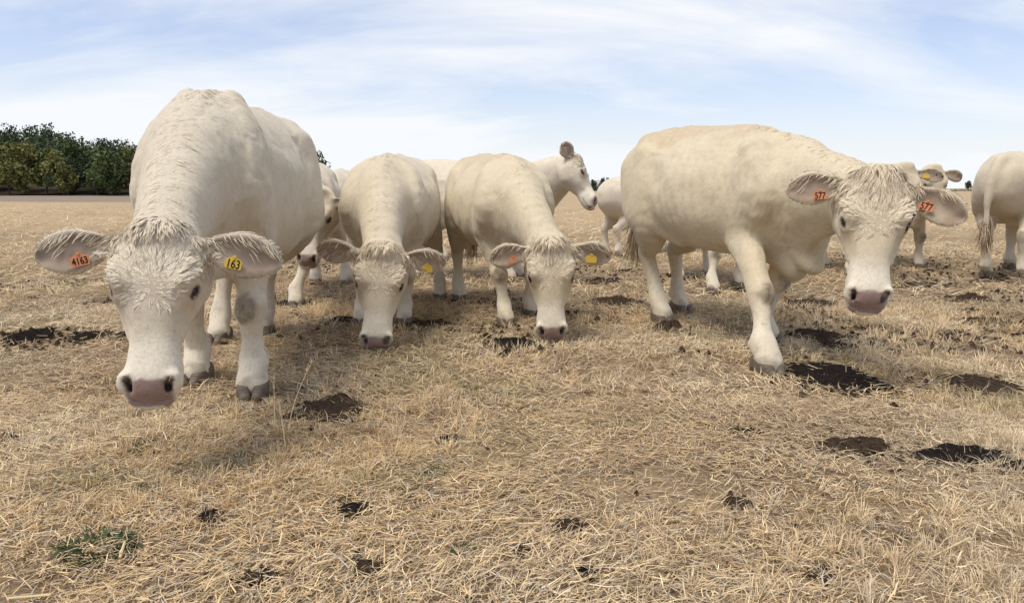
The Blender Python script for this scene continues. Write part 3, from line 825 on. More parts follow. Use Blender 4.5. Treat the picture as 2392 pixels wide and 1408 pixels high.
def tag_mesh(kind):
    """pentagon-shouldered plastic ear tag, bevelled, lying in xy, top edge at +y"""
    key = 'tag' + kind
    if key not in _eye_mesh:
        import bmesh
        bm = bmesh.new()
        out = [(-.034, -.026), (.034, -.026), (.038, -.022), (.038, .012), (.030, .020), (.012, .027), (.010, .036), (-.010, .036), (-.012, .027), (-.030, .020), (-.038, .012), (-.038, -.022)]
        f = bm.faces.new([bm.verts.new((x, y, 0)) for x, y in out])
        r = bmesh.ops.extrude_face_region(bm, geom=[f])
        for v in [g for g in r['geom'] if isinstance(g, bmesh.types.BMVert)]: v.co.z += .004
        bmesh.ops.recalc_face_normals(bm, faces=bm.faces)
        bmesh.ops.bevel(bm, geom=[e for e in bm.edges if abs(e.verts[0].co.z - e.verts[1].co.z) < 1e-6], offset=.0008, segments=1, affect='EDGES')
        # the round locking button
        c = bmesh.ops.create_cone(bm, cap_ends=True, segments=14, radius1=.008, radius2=.006, depth=.006)
        for v in c['verts']: v.co += Vector((0, .031, .006))
        me = bpy.data.meshes.new('ear_tag'); bm.to_mesh(me); bm.free()
        me.materials.append(MAT['tag_' + kind]); _eye_mesh[key] = me
    return _eye_mesh[key]
def text_mesh(txt, size):
    cu = bpy.data.curves.new('number', 'FONT'); cu.body = txt; cu.size = size
    cu.align_x = 'CENTER'; cu.align_y = 'CENTER'; cu.extrude = .0006; cu.offset = .0006
    o = bpy.data.objects.new('number', cu); COL.objects.link(o)
    bpy.context.view_layer.update()
    me = bpy.data.meshes.new_from_object(o.evaluated_get(bpy.context.evaluated_depsgraph_get()))
    bpy.data.objects.remove(o); me.materials.clear(); me.materials.append(MAT['print'])
    return me

def frame_matrix(o, ex, ey, ez):
    M = Matrix.Identity(4)
    for i in range(3):
        M[i][0], M[i][1], M[i][2], M[i][3] = ex[i], ey[i], ez[i], o[i]
    return M

def cow(label, loc, heading, sc=1.0, res=.012, poll=None, e=None, up=None, hs=1.0, feet=None, hide='hide', fur='fur',
        wf=1.0, ears=None, tags=(), tail='hang', hair=0, knees=('LF', 'RF'), specks=0.8, stain=0.0, group=None,
        seed=0, sheath=False, dewlap=1.0, earlen=1.0, necks=1.0, belly=0.0, warm_back=0.0, neck_bow=0.0, lg=1.01, flk=.048, hump=0.0, folds=0.0, roof=1.68, hl=1.0, neckh=1.0, coat=0.0, rump=0.012, fringe=True):
    ang = math.atan2(heading[1], heading[0])
    root = empty('cow', (loc[0], loc[1], 0.0), ang)
    tag(root, label, 'cow', group)
    cz, sz = math.cos(ang), math.sin(ang)
    Ri = np.array([[cz, sz, 0], [-sz, cz, 0], [0, 0, 1.0]])
    toL = lambda w: Ri @ (np.array([w[0], w[1], w[2]], float) - np.array([loc[0], loc[1], 0.0]))
    toLv = lambda w: Ri @ np.array(w, float)
    F0 = dict(LF=(.47, .17), RF=(.47, -.17), LH=(-.68, .16), RH=(-.68, -.16))
    foot = {}
    for k, (fx, fy) in F0.items():
        if feet and k in feet:
            w = feet[k]; q = toL((w[0], w[1], w[2] if len(w) > 2 else 0.0)); foot[k] = q
        else: foot[k] = np.array([fx * sc, fy * sc, 0.0])
    # head frame
    pollL = toL(poll); eL = nrm(toLv(e)); upL = toLv(up); upL = nrm(upL - eL * (upL @ eL)); sdL = np.cross(upL, eL)
    HO = pollL - upL * .075 * hs; L = HEADL * hs * hl
    tip = HO + eL * L
    pts = [HO, tip, pollL + sdL * .45 * hs, pollL - sdL * .45 * hs, pollL] + [foot[k] for k in foot]
    pts += [np.array([-1.06, -.42 * wf, 0]) * sc, np.array([.9, .42 * wf, 1.46]) * sc]
    pts = np.array(pts)
    lo = pts.min(0) - .17; hi = pts.max(0) + .17; lo[2] = -.03
    f = Field(lo, hi, res)
    Y = np.array([0, 1.0, 0])
    S = lambda x, y, z: np.array([x, y, z]) * sc
    # torso: x, half width, top, widest height, bottom
    T = [(-.90, .12, 1.235, 1.03, .86), (-.80, .205, 1.305, 1.03, .74), (-.62, .28, 1.325, 1.00, .66), (-.38, .315, 1.33, .95, .60),
         (-.10, .345, 1.315, .91, .545), (.18, .350, 1.31, .89, .53), (.40, .305, 1.335, .90, .545), (.56, .245, 1.315, .93, .59), (.72, .165, 1.23, .95, .70)]
    nodes = []
    for x, a, top, wd, bt in T:
        top += rump * sstep(-.1, -.5, x)
        top -= (1 - hump) * .035 * math.exp(-((x - .5) / .2) ** 2)
        bl = belly * math.exp(-((x + .05) / .4) ** 2)
        nodes.append((S(x, 0, wd), Y, a * sc * wf, (top - wd) * sc, (wd - bt + bl) * sc))
    f.add(spline(nodes, 4), 0.03, 2.25, roof)
    for s in (-1, 1):
        k = 'L' if s > 0 else 'R'
        # hooks, pins, shoulder blade, ribs-to-flank hollow comes from the blend
        f.add([(S(-.64, .12 * s * wf, 1.235), Y, .06 * sc, .06 * sc, .06 * sc), (S(-.54, .215 * s * wf, 1.175), Y, .045 * sc, .045 * sc, .05 * sc)], .09 * sc)
        f.add([(S(-.50, .22 * s * wf, 1.15), Y, .03 * sc, .03 * sc, .03 * sc), (S(-.28, .26 * s * wf, 1.09), Y, .03 * sc, .03 * sc, .03 * sc)], .07 * sc)
        f.add([(S(-.88, .085 * s, 1.13), Y, .05 * sc, .06 * sc, .06 * sc), (S(-.80, .11 * s, 1.10), Y, .08 * sc, .1 * sc, .1 * sc)], .07 * sc)
        f.add(spline([(S(.40, .09 * s, 1.19 + .08 * hump), Y, .06 * sc, .08 * sc, .08 * sc), (S(.50, .18 * s * wf, 1.10), Y, .085 * sc, .12 * sc, .14 * sc),
                      (S(.62, .225 * s * wf, .90), Y, .085 * sc, .12 * sc, .15 * sc), (S(.52, .20 * s * wf, .76), Y, .085 * sc, .11 * sc, .14 * sc)], 3), .045 * sc)
        f.add(spline([(S(.46, .165 * s * wf, 1.14), Y, .05 * sc, .035 * sc, .035 * sc), (S(.60, .255 * s * wf, .92), Y, .05 * sc, .04 * sc, .04 * sc)], 3), .05 * sc)
        f.cut([(S(-.36, .44 * s * wf, 1.16), Y, .15 * sc, .13 * sc, .13 * sc), (S(-.26, .45 * s * wf, 1.02), Y, .12 * sc, .10 * sc, .10 * sc)], .10 * sc)
        f.add(spline([(S(-.40, .235 * s * wf, .78), Y, .05 * sc, .06 * sc, .06 * sc), (S(-.30, .215 * s * wf, .66), Y, .035 * sc, .05 * sc, .05 * sc), (S(-.16, .17 * s * wf, .60), Y, .03 * sc, .04 * sc, .04 * sc)], 3), .06 * sc)
        # fore leg
        q = foot[k + 'F']; el = S(.45, .185 * s * wf, .70)
        dx = q[0] - el[0]; z0 = q[2]
        kn = np.array([el[0] + dx * .62 + .02 * sc, el[1] + (q[1] - el[1]) * .62, z0 * .6 + .395 * sc])
        fl = np.array([q[0] - .025 * sc, q[1], z0 + .145 * sc])
        mid = lambda a, b, t: a + (b - a) * t
        c = lambda p, a, bu, bd: (p, Y, a * sc * lg, bu * sc * lg, bd * sc * lg)
        f.add(spline([c(S(.56, .20 * s * wf, .88), .09, .11, .13), c(el, .085, .10, .12), c(mid(el, kn, .5), .070, .082, .082), c(mid(el, kn, .82), .060, .064, .066),
                      c(kn, .067, .068, .062), c(mid(kn, fl, .22), .056, .050, .054), c(mid(kn, fl, .55), .043, .040, .046), c(mid(kn, fl, .82), .049, .044, .052),
                      c(fl, .062, .055, .062), c(fl + np.array([.03, 0, -.05]) * sc, .060, .056, .050), c(fl + np.array([.045, 0, -.088]) * sc, .067, .066, .054)], 4), .045 * sc, 2.3)
        f.add([c(kn + np.array([.030, .022 * s, .01]) * sc, .03, .03, .03), c(kn + np.array([.034, -.018 * s, -.025]) * sc, .03, .03, .03)], .04 * sc)
        for d in (-1, 1):
            f.add([c(fl + np.array([-.055, .028 * d, -.01]) * sc, .015, .018, .018), c(fl + np.array([-.062, .028 * d, -.03]) * sc, .012, .012, .012)], .015 * sc)
        hf = bpy.data.objects.new('hoof', hoof_mesh()); COL.objects.link(hf); hf.parent = root
        hf.location = (q[0] + .005 * sc, q[1], z0 - .004); hf.scale = (sc * .96,) * 3
        hf.rotation_euler = (0, 0, 0.12 * s)
        foot[k + 'Fk'] = kn
        # hind leg
        q = foot[k + 'H']; st = S(-.40, .225 * s * wf, .74); z0 = q[2]
        hk = np.array([q[0] * .55 + (-.72 * sc) * .45 - .06 * sc, q[1] * .8 + .16 * s * sc * .2, z0 * .6 + .475 * sc])
        fl = np.array([q[0] - .03 * sc, q[1], z0 + .145 * sc])
        f.add(spline([c(S(-.62, .15 * s * wf, 1.08), .13, .21, .22), c(S(-.55, .195 * s * wf, .90), .125, .22, .24), c(mid(st, S(-.62, .19 * s * wf, .74), .35), .115, .16, .19),
                      c(mid(st, hk, .62), .085, .115, .115), c(mid(st, hk, .85), .060, .074, .078), c(hk, .058, .062, .066), c(mid(hk, fl, .25), .050, .050, .056),
                      c(mid(hk, fl, .58), .042, .041, .047), c(mid(hk, fl, .85), .054, .048, .055), c(fl, .061, .055, .062),
                      c(fl + np.array([.03, 0, -.05]) * sc, .058, .055, .05), c(fl + np.array([.045, 0, -.088]) * sc, .065, .064, .054)], 4), .06 * sc, 2.3)
        f.add([c(hk + np.array([-.062, 0, .045]) * sc, .022, .02, .02), c(hk + np.array([-.02, 0, -.02]) * sc, .03, .03, .03)], .035 * sc)
        for d in (-1, 1):
            f.add([c(fl + np.array([-.055, .028 * d, -.01]) * sc, .015, .018, .018), c(fl + np.array([-.062, .028 * d, -.03]) * sc, .012, .012, .012)], .015 * sc)
        hf = bpy.data.objects.new('hoof', hoof_mesh()); COL.objects.link(hf); hf.parent = root
        hf.location = (q[0] + .005 * sc, q[1], z0 - .004); hf.scale = (sc * .94,) * 3
        hf.rotation_euler = (0, 0, 0.12 * s)
    # neck: bezier from the withers-chest block to the poll
    b0 = S(.48, 0, .985 + .045 * hump); b3 = HO + eL * .06 * hs - upL * .02 * hs
    dn = nrm(b3 - b0); ln = np.linalg.norm(b3 - b0)
    b1 = b0 + nrm(np.array([1.0, 0, .0]) + dn * .6) * ln * .38 + np.array([0, 0, neck_bow])
    b2 = b3 - nrm(dn * 1.0 + eL * .15 - upL * .25) * ln * .32
    nodes = []
    for t in np.linspace(0, 1, 13):
        p = (1 - t) ** 3 * b0 + 3 * t * (1 - t) ** 2 * b1 + 3 * t * t * (1 - t) * b2 + t ** 3 * b3
        sd = nrm(Y * (1 - t) + sdL * t)
        a = np.interp(t, [0, .25, .5, .75, 1], [.215, .185, .148, .126, .112]) * (sc * (1 - t) + hs * t) * necks
        bu = np.interp(t, [0, .25, .5, .75, 1], [.25, .215, .18, .14, .10]) * neckh * (sc * (1 - t) + hs * t)
        bd = np.interp(t, [0, .25, .5, .75, 1], [.34, .30, .235, .185, .15]) * neckh * (sc * (1 - t) + hs * t)
        nodes.append((p, sd, a, bu, bd))
    f.add(nodes, .08 * sc, 2.15)
    neck = nodes
    # brisket and dewlap
    if dewlap > 0:
        br = S(.70, 0, .62); f.add([(S(.45, 0, .66), Y, .13 * sc, .12 * sc, .12 * sc), (br, Y, .085 * sc, .10 * sc, .11 * sc * dewlap), (S(.80, 0, .74), Y, .06 * sc, .1 * sc, .08 * sc)], .10 * sc)
        m4 = neck[5]; m9 = neck[10]
        dv = lambda nd, q: nd[0] - np.cross(nrm(neck[9][0] - neck[4][0]), nd[1]) * nd[4] * q
        f.add(spline([(S(.78, 0, .68), Y, .045 * sc, .09 * sc, .06 * sc), (dv(m4, .95), Y, .032 * sc, .09 * sc, .035 * sc * dewlap), (dv(m9, .8), sdL, .03, .06, .03)], 4), .07 * sc)
    if sheath:
        f.add([(S(-.16, 0, .53), Y, .05 * sc, .05 * sc, .05 * sc), (S(-.05, 0, .46), Y, .035 * sc, .04 * sc, .05 * sc), (S(.0, 0, .405), Y, .024 * sc, .03 * sc, .03 * sc)], .06 * sc)
    # head
    H = [(HO + eL * t * L, sdL, a * hs, bu * hs, bd * hs) for t, a, bu, bd in HEADP]
    f.add(spline(H, 3), .05 * hs, 2.5)
    hp = lambda t, s, u: HO + eL * t * L + sdL * s * hs + upL * u * hs
    f.add([(hp(-.02, -.04, .07), sdL, .05 * hs, .03 * hs, .04 * hs), (hp(-.02, .04, .07), sdL, .05 * hs, .03 * hs, .04 * hs)], .05 * hs)   # poll crest
    eyes = []
    for s in (-1, 1):
        f.add([(hp(.34, .105 * s, .082), sdL, .03 * hs, .03 * hs, .03 * hs), (hp(.26, .115 * s, .070), sdL, .03 * hs, .03 * hs, .03 * hs)], .045 * hs)   # brow
        f.add([(hp(.30, .10 * s, -.10), sdL, .05 * hs, .07 * hs, .07 * hs), (hp(.14, .11 * s, -.09), sdL, .05 * hs, .06 * hs, .07 * hs)], .06 * hs)      # jaw muscle
        f.add(spline([(hp(.44, .112 * s, .022), sdL, .020 * hs, .020 * hs, .020 * hs), (hp(.56, .098 * s, .0), sdL, .016 * hs, .018 * hs, .018 * hs), (hp(.66, .088 * s, -.01), sdL, .012 * hs, .014 * hs, .014 * hs)], 3), .03 * hs)
        f.cut([(hp(.56, .150 * s, .070), sdL, .045 * hs, .04 * hs, .04 * hs), (hp(.70, .138 * s, .055), sdL, .04 * hs, .035 * hs, .035 * hs)], .04 * hs)
        ec = hp(.385, .126 * s, .052); on = nrm(sdL * s * .80 + upL * .55 + eL * .18); eyes.append((ec, on, s))
        d1 = nrm(eL * .9 - sdL * s * .10 + upL * .25); d1 = nrm(d1 - on * (d1 @ on)); d2 = np.cross(on, d1)
        f.cut([(ec + on * .012 * hs, d1, .026 * hs, .020 * hs, .020 * hs), (ec - on * .01 * hs, d1, .02 * hs, .018 * hs, .018 * hs)], .012)
        ring = []
        for k in range(11):
            a = 2 * math.pi * k / 10
            ring.append((ec + on * .006 * hs + d1 * math.cos(a) * .034 * hs + d2 * math.sin(a) * .0185 * hs, on, .0105 * hs, .0105 * hs, .0105 * hs))
        f.add(ring, .014, 2.0)
        # nostrils
        f.cut([(hp(1.00, .060 * s, .026), sdL, .017 * hs, .019 * hs, .019 * hs), (hp(.950, .070 * s, .050), sdL, .011 * hs, .018 * hs, .018 * hs)], .014)
        f.add([(hp(.93, .082 * s, .048), sdL, .02 * hs, .016 * hs, .016 * hs), (hp(.985, .090 * s, .018), sdL, .018 * hs, .014 * hs, .014 * hs)], .025)
        f.cut([(hp(1.005, .060 * s, .022), sdL, .014 * hs, .016 * hs, .016 * hs), (hp(.965, .064 * s, .036), sdL, .013 * hs, .016 * hs, .016 * hs)], .008)
    # ears
    earinfo = []
    if ears is None: ears = {}
    for s, k in ((1, 'L'), (-1, 'R')):
        ed, en = ears.get(k, ((.10, 1.0, -.05), (.25, .15, 1.0)))    # direction and opening normal in head terms (along nose, outward, dorsal)
        d = nrm(eL * ed[0] + sdL * s * ed[1] + upL * ed[2]); o = nrm(eL * en[0] + sdL * s * en[1] + upL * en[2])
        o = nrm(o - d * (o @ d)); w = np.cross(o, d); b0_ = hp(.055, .095 * s, .015); le = .30 * hs * earlen
        prof = [(0, .036, .036), (.22, .038, .034), (.40, .066, .028), (.62, .085, .026), (.82, .072, .022), (.95, .042, .017), (1.0, .016, .012)]
        f.add(spline([(b0_ + d * le * t + o * (.012 * hs * math.sin(t * 3) - .02 * hs * t * t) + eL * .03 * hs * t * t, w, a * hs, b * hs, b * hs) for t, a, b in prof], 3), .025 * hs, 2.1)
        cav = spline([(b0_ + d * le * t + o * (.012 * hs * math.sin(t * 3) - .02 * hs * t * t + .030 * hs) + eL * .03 * hs * t * t, w, a * hs * .76, .032 * hs, .032 * hs) for t, a, b in prof[1:6]], 3)
        f.cut(cav, .012)
        earinfo.append((b0_, d, o, w, le, s, cav))
    # tail
    if tail == 'hang':
        tn = [(S(-.84, 0, 1.22), .045), (S(-.93, 0, 1.20), .042), (S(-.985, 0, 1.06), .034), (S(-1.0, .0, .85), .026), (S(-.985, .01, .62), .022)]
    elif tail == 'side':
        tn = [(S(-.84, 0, 1.22), .05), (S(-.93, .01, 1.23), .048), (S(-1.00, .04, 1.08), .040), (S(-1.02, .06, .80), .032), (S(-1.00, .05, .55), .030)]
    else: tn = None
    if tn: f.add(spline([(p, Y, r * sc, r * sc, r * sc) for p, r in tn], 4), .05 * sc)
    V, Q = f.mesh(2)
    # organic unevenness
    N = normals_of(V, Q)
    w3 = V + seed * 3.7
    V = V + N * ((fbm(w3 * 5.5, 2) - .5) * .020 + (fbm(w3 * 17, 2) - .5) * .005)[:, None]
    lx, lz = V[:, 0] / sc, V[:, 2] / sc
    rib = sstep(-.34, -.20, lx) * sstep(.34, .22, lx) * sstep(.66, .78, lz) * sstep(1.22, 1.08, lz)
    V = V + N * (.0020 * sc * rib * np.sin((lx + .22 * (lz - .9)) * 2 * math.pi / .088) * (.4 + fbm(V * 3 + 8, 2)))[:, None]
    rg = 1 - np.abs(2 * fbm(V * np.array([9, 9, 3.2]) + seed * 2.2, 3) - 1)
    crease = sstep(.28, .42, lx) * sstep(.95, .75, lx) * sstep(.5, .62, lz)
    V = V - N * (.0045 * sc * crease * sstep(.80, .97, rg))[:, None]
    sp_ = sstep(.035, .0, np.abs(V[:, 1]) / sc) * sstep(-.85, -.6, lx) * sstep(.6, .4, lx) * (lz > 1.1)
    V[:, 2] += .010 * sc * sp_
    if folds > 0:
        dh = np.linalg.norm(V - (HO + eL * L * .25), axis=1) / hs
        pol = (V - HO) @ upL / hs
        V = V + N * (folds * .006 * np.sin(dh * 2 * math.pi / .042 + 2.5 * (fbm(V * 5, 2) - .5)) * sstep(.22, .28, dh) * sstep(.50, .34, dh) * (((V - HO) @ eL) < L * .35) * sstep(.08, -.02, pol) * (np.abs((V - HO) @ sdL) < .15 * hs) )[:, None]
    hq = V - HO; ht = hq @ eL / L; hss = hq @ sdL / hs; hu = hq @ upL / hs
    onhead = (ht > -.12) & (ht < 1.12) & (np.abs(hss) < .26) & (np.abs(hu) < .24)
    rad = np.sqrt(hss ** 2 + hu ** 2)
    # masks -------------------------------------------------
    m1 = np.zeros((len(V), 3)); m2 = np.zeros((len(V), 3)); dark = np.zeros(len(V))
    hw = np.where(onhead & (rad < .2), 1.0, 0.0)
    nb = sstep(.0, .022, ht - (.938 + .9 * hss ** 2 * 4) + (fbm(V * 60, 2) - .5) * .02) * sstep(.086, .070, np.abs(hss)) * sstep(-.062, -.045, hu)
    m1[:, 0] = np.maximum(nb, .0) * hw
    for ec, on, s in eyes:
        d = np.linalg.norm(V - ec, axis=1) / hs
        m1[:, 0] = np.maximum(m1[:, 0], .45 * sstep(.044, .032, d)); d1 = nrm(eL * .9 - sdL * s * .10 + upL * .25); d1 = nrm(d1 - on * (d1 @ on)); d2 = np.cross(on, d1)
        q_ = V - ec; al = np.sqrt((q_ @ d1 / (.040 * hs)) ** 2 + (q_ @ d2 / (.021 * hs)) ** 2 + (q_ @ on / (.05 * hs)) ** 2)
        dark = np.maximum(dark, sstep(.95, .72, al))
        tear = hp(.50, .115 * s, .045); d = np.linalg.norm((V - tear), axis=1) / hs
        m2[:, 1] = np.maximum(m2[:, 1], .28 * sstep(.07, .02, d))
        for nn in (hp(1.0, .058 * s, .020), hp(.975, .064 * s, .038), hp(.95, .072 * s, .052)):
            d = np.linalg.norm(V - nn, axis=1) / hs; dark = np.maximum(dark, sstep(.020, .012, d))
    mouth = sstep(.009, .003, np.abs(hu + .062 - .05 * (ht - .85))) * sstep(.80, .86, ht) * hw * .6
    dark = np.maximum(dark, .8 * mouth)
    for b0_, d, o, w, le, s, cav in earinfo:
        C = np.array([c_[0] for c_ in cav]); A_ = np.array([c_[2] for c_ in cav]); B_ = np.array([c_[3] for c_ in cav])
        sel = np.where(np.linalg.norm(V - (b0_ + d * le * .5), axis=1) < le * .7)[0]
        dd = ((V[sel, None, :] - C[None]) @ w) / A_; du = ((V[sel, None, :] - C[None]) @ o) / B_; da = ((V[sel, None, :] - C[None]) @ d) / (A_ * .8)
        rr = np.sqrt(dd ** 2 + du ** 2 + da ** 2).min(1)
        m1[sel, 2] = np.maximum(m1[sel, 2], sstep(1.42, 1.05, rr) * (.75 + .5 * (fbm(V[sel] * 25, 2) - .5)))
    m2[:, 0] = np.maximum(.75 * sstep(.55, .80, ht) * hw, .55 * sstep(.45, .22, V[:, 2] / sc) * (1 - hw))
    m2[:, 1] = np.maximum(m2[:, 1], hw * .22 * sstep(.60, .40, ht) * sstep(.35, .6, fbm(V * 11 + seed, 3)))
    for k in knees:
        kp = foot[k + 'k'] + np.array([.06, .0, -.005]) * sc
        d = np.linalg.norm((V - kp) * np.array([1, 1, .72]), axis=1) / sc
        m1[:, 1] = np.maximum(m1[:, 1], .85 * sstep(.066, .030, d + (fbm(V * 22 + seed, 3) - .5) * .06))
    m1[:, 1] = np.maximum(m1[:, 1], .5 * sstep(.14, .08, V[:, 2] / sc) * sstep(.45, .65, fbm(V * 14 + 5, 2)))
    m2[:, 2] = specks * np.maximum(sstep(.75, .30, V[:, 2] / sc) * .8, .25) * (1 - hw * .7)
    if warm_back > 0:
        m2[:, 1] = np.maximum(m2[:, 1], warm_back * sstep(1.16, 1.27, V[:, 2] / sc + (fbm(V * 6, 3) - .5) * .25) * sstep(.62, .30, V[:, 0] / sc))
    if stain > 0:
        m2[:, 1] = np.maximum(m2[:, 1], stain * sstep(.60, .78, fbm(V * 3.1 + seed, 3)) * (1 - hw))
    body = mesh_from('body', V, Q, MAT[hide], root)
    set_color(body.data, 'mask', m1); set_color(body.data, 'mask2', m2)
    at = body.data.attributes.new('dark', 'FLOAT', 'POINT'); at.data.foreach_set('value', dark.astype(np.float32))
    for ec, on, s in eyes:
        eo = bpy.data.objects.new('eye', eye_mesh()); COL.objects.link(eo); eo.parent = root
        eo.location = ec - on * .009 * hs; eo.scale = (.0255 * hs,) * 3
    # ear tags
    tagc = []
    for side, kind, txt, pos, size in tags:
        b0_, d, o, w, le, s, cav = earinfo[0 if side == 'L' else 1]
        wdir = w if (w @ eL) > 0 else -w                      # towards the nose = lower edge of the ear
        c = b0_ + d * le * pos[0] + wdir * pos[1] * hs + o * (.016 * hs + pos[2])
        ez = nrm(o * 1.0 - wdir * .12 + nrm(toLv((-poll[0], -poll[1], 1 - poll[2]))) * pos[3]); ey = nrm(-wdir - ez * (-wdir @ ez)); ex = np.cross(ey, ez)
        roll = pos[4] if len(pos) > 4 else 0
        ex, ey = ex * math.cos(roll) + ey * math.sin(roll), ey * math.cos(roll) - ex * math.sin(roll)
        tg = bpy.data.objects.new('ear_tag', tag_mesh(kind)); COL.objects.link(tg); tg.parent = root
        tg.matrix_local = frame_matrix(c, ex, ey, ez) @ Matrix.Scale(size * hs, 4)
        tagc.append(c); tg['label'] = f'{kind} plastic ear tag with black digits' if txt else f'{kind} plastic ear tag'
        if txt:
            no = bpy.data.objects.new('number', text_mesh(txt, .046 if len(txt) < 4 else .036)); COL.objects.link(no); no.parent = tg
            no.location = (0, -.004, .0048); no.scale = (.92, 1.25, 1)
    # hair --------------------------------------------------
    r = np.random.default_rng(seed + 5)
    def sample(sel_w, n):
        """n points on the skin, weighted by a per-vertex weight"""
        for tc_ in tagc: sel_w = sel_w * (np.linalg.norm(V - (tc_ - eL * .03), axis=1) > .062 * hs)
        fw = sel_w[Q].mean(1); a = np.linalg.norm(np.cross(V[Q[:, 2]] - V[Q[:, 0]], V[Q[:, 3]] - V[Q[:, 1]]), axis=1) * fw
        if a.sum() <= 0: return None
        fi = r.choice(len(Q), n, p=a / a.sum()); u, v = r.random(n)[:, None], r.random(n)[:, None]
        A, B, C, D = (V[Q[fi, k]] for k in range(4)); Na = N[Q[fi]].mean(1)
        return (A * (1 - u) + B * u) * (1 - v) + (D * (1 - u) + C * u) * v, Na / np.linalg.norm(Na, axis=1)[:, None]
    def clumped(name, P, Nn, F, Lh, W, nl, clump=.7, mat=None, **kw):
        """neighbouring strands gather into locks"""
        ci = r.choice(len(P), nl, replace=False); near = np.zeros(len(P), int)
        for i in range(0, len(P), 4000):
            near[i:i + 4000] = ((P[i:i + 4000, None] - P[None, ci]) ** 2).sum(2).argmin(1)
        dv = (P[ci][near] - P) * clump
        jit = r.normal(size=(nl, 3)) * .22; F = F / np.maximum(np.linalg.norm(F, axis=1), 1e-9)[:, None] + jit[near]
        Ll = (Lh * (.75 + .5 * r.random(nl)))[near] if np.isscalar(Lh) else Lh * (.75 + .5 * r.random(nl))[near]
        sh = np.clip(r.random(nl)[near] * .6 + r.random(len(P)) * .4, 0, 1)
        return hair_mesh(name, P + dv * .5, Nn, F + dv / np.maximum(Ll, .01)[:, None] * .9, Ll, np.full(len(P), W), mat or MAT[fur], root, shade=sh, seed=seed + 3, **kw)
    if hair >= 1:
        ed_ = np.min([np.linalg.norm(V - ec, axis=1) for ec, on, s in eyes], axis=0) / hs; eyeok = sstep(.055, .080, ed_)
        crown = hw * sstep(.20, .05, ht) * sstep(-.14, -.06, ht) * (hu > .0) * sstep(.20, .12, np.abs(hss))
        nf = int(1200 * hair)
        P, Nn = sample(crown, nf)
        q = P - HO; s_ = q @ sdL / hs; t_ = q @ eL / L
        F = eL[None] * 1.0 + sdL[None] * (s_ * 5.0)[:, None]
        clumped('forelock', P, Nn, F, flk * hs * (.55 + .6 * r.random(len(P))), .0028, max(20, nf // 11), .75, lift=.14, curl=.06, segs=5)
        fore = hw * sstep(.03, .12, ht) * sstep(.52, .38, ht) * sstep(.0, .05, hu) * eyeok
        nf = int(1500 * hair); P, Nn = sample(fore, nf)
        q = P - HO; s_ = q @ sdL / hs; t_ = (q @ eL / L - .37) * HEADL; rr = np.sqrt(s_ ** 2 + t_ ** 2) + 1e-6
        F = eL[None] * (t_ / rr)[:, None] + sdL[None] * (s_ / rr)[:, None]
        clumped('forehead_hair', P, Nn, F, (.014 + .020 * sstep(.02, .10, rr)) * hs, .0034, max(30, nf // 14), .75, lift=.13, curl=.07, segs=4)
    if hair >= 1 and fringe:
        # ear fringe
        for b0_, d, o, w, le, s, cav in earinfo:
            x = V - b0_; t_ = x @ d / le; ww = x @ w
            near = (t_ > .1) & (t_ < 1.05) & (np.linalg.norm(x - np.outer(t_, d) * le, axis=1) < .13 * hs)
            wt = near * (m1[:, 2] < .15) * ((N @ o) > -.75) * ((N @ o) < .75)
            sp = sample(wt.astype(float), int(420 * hair))
            P, Nn = sp; x = P - b0_; ww = x @ w
            F = d[None] * .8 + w[None] * np.sign(ww)[:, None] * .7 + o[None] * .1
            hair_mesh('ear_fringe', P, Nn, F, .016 * hs * (.5 + r.random(len(P))), np.full(len(P), .0026), MAT[fur], root, lift=.22, curl=.05, seed=seed + 9)
            wt = near * (m1[:, 2] > .25) * (((V - b0_) @ nrm(-eL)) > -.02 * hs)
            sp = sample(wt.astype(float), int(32 * hair))
            if sp is not None:
                P, Nn = sp
                F = eL[None] * .7 + d[None] * .55 + o[None] * .3
                hair_mesh('ear_fringe', P, Nn, F, .040 * hs * (.5 + r.random(len(P))), np.full(len(P), .0026), MAT[fur], root, lift=.25, curl=.06, seed=seed + 11)
    if hair >= 1:
        # neck crest and short coat
        C = np.array([n_[0] for n_ in neck]); Ups = np.array([np.cross(nrm(neck[min(i + 1, 12)][0] - neck[max(i - 1, 0)][0]), n_[1]) for i, n_ in enumerate(neck)])
        ni = ((V[:, None] - C[None]) ** 2).sum(2).argmin(1)
        q = V - C[ni]; uu = (q * Ups[ni]).sum(1); ss = (q * np.array([n_[1] for n_ in neck])[ni]).sum(1)
        crest = (uu > .05) * sstep(.12, .02, np.abs(ss)) * (ht < .02) * (V[:, 0] > .30 * sc) * (ni < 12)
        sp = sample(crest.astype(float), int(420 * hair)); P, Nn = sp
        ni2 = ((P[:, None] - C[None]) ** 2).sum(2).argmin(1)
        tg_ = np.array([nrm(neck[min(i + 1, 12)][0] - neck[max(i - 1, 0)][0]) for i in range(13)])[ni2]
        sv = np.array([n_[1] for n_ in neck])[ni2]; s_ = ((P - C[ni2]) * sv).sum(1)
        F = tg_ * .55 + sv * np.sign(s_)[:, None] * .8
        clumped('neck_hair', P, Nn, F, np.full(len(P), .026 * sc), .0026, max(20, len(P) // 10), .4, lift=.09, curl=.10, segs=4, nj=.05)
        coatw = (1 - hw * .6) * (m1[:, 0] < .2) * (V[:, 2] > .08) * (m1[:, 2] < .3) * (dark < .1)
        n = int(16000 * max(coat, .02)); P, Nn = sample(coatw.astype(float), n)
        F = np.tile(np.array([-.8, 0, -.55]), (n, 1))
        leg = P[:, 2] < .6 * sc; F[leg] = (-.25, 0, -1.0)
        hn = np.linalg.norm(P - (HO + eL * L * .5), axis=1) < .34 * hs; F[hn] = eL
        F = F + (fbm(P * 7 + seed, 2) - .5)[:, None] * np.array([.5, 1.6, .5]) + r.normal(size=(n, 3)) * .18
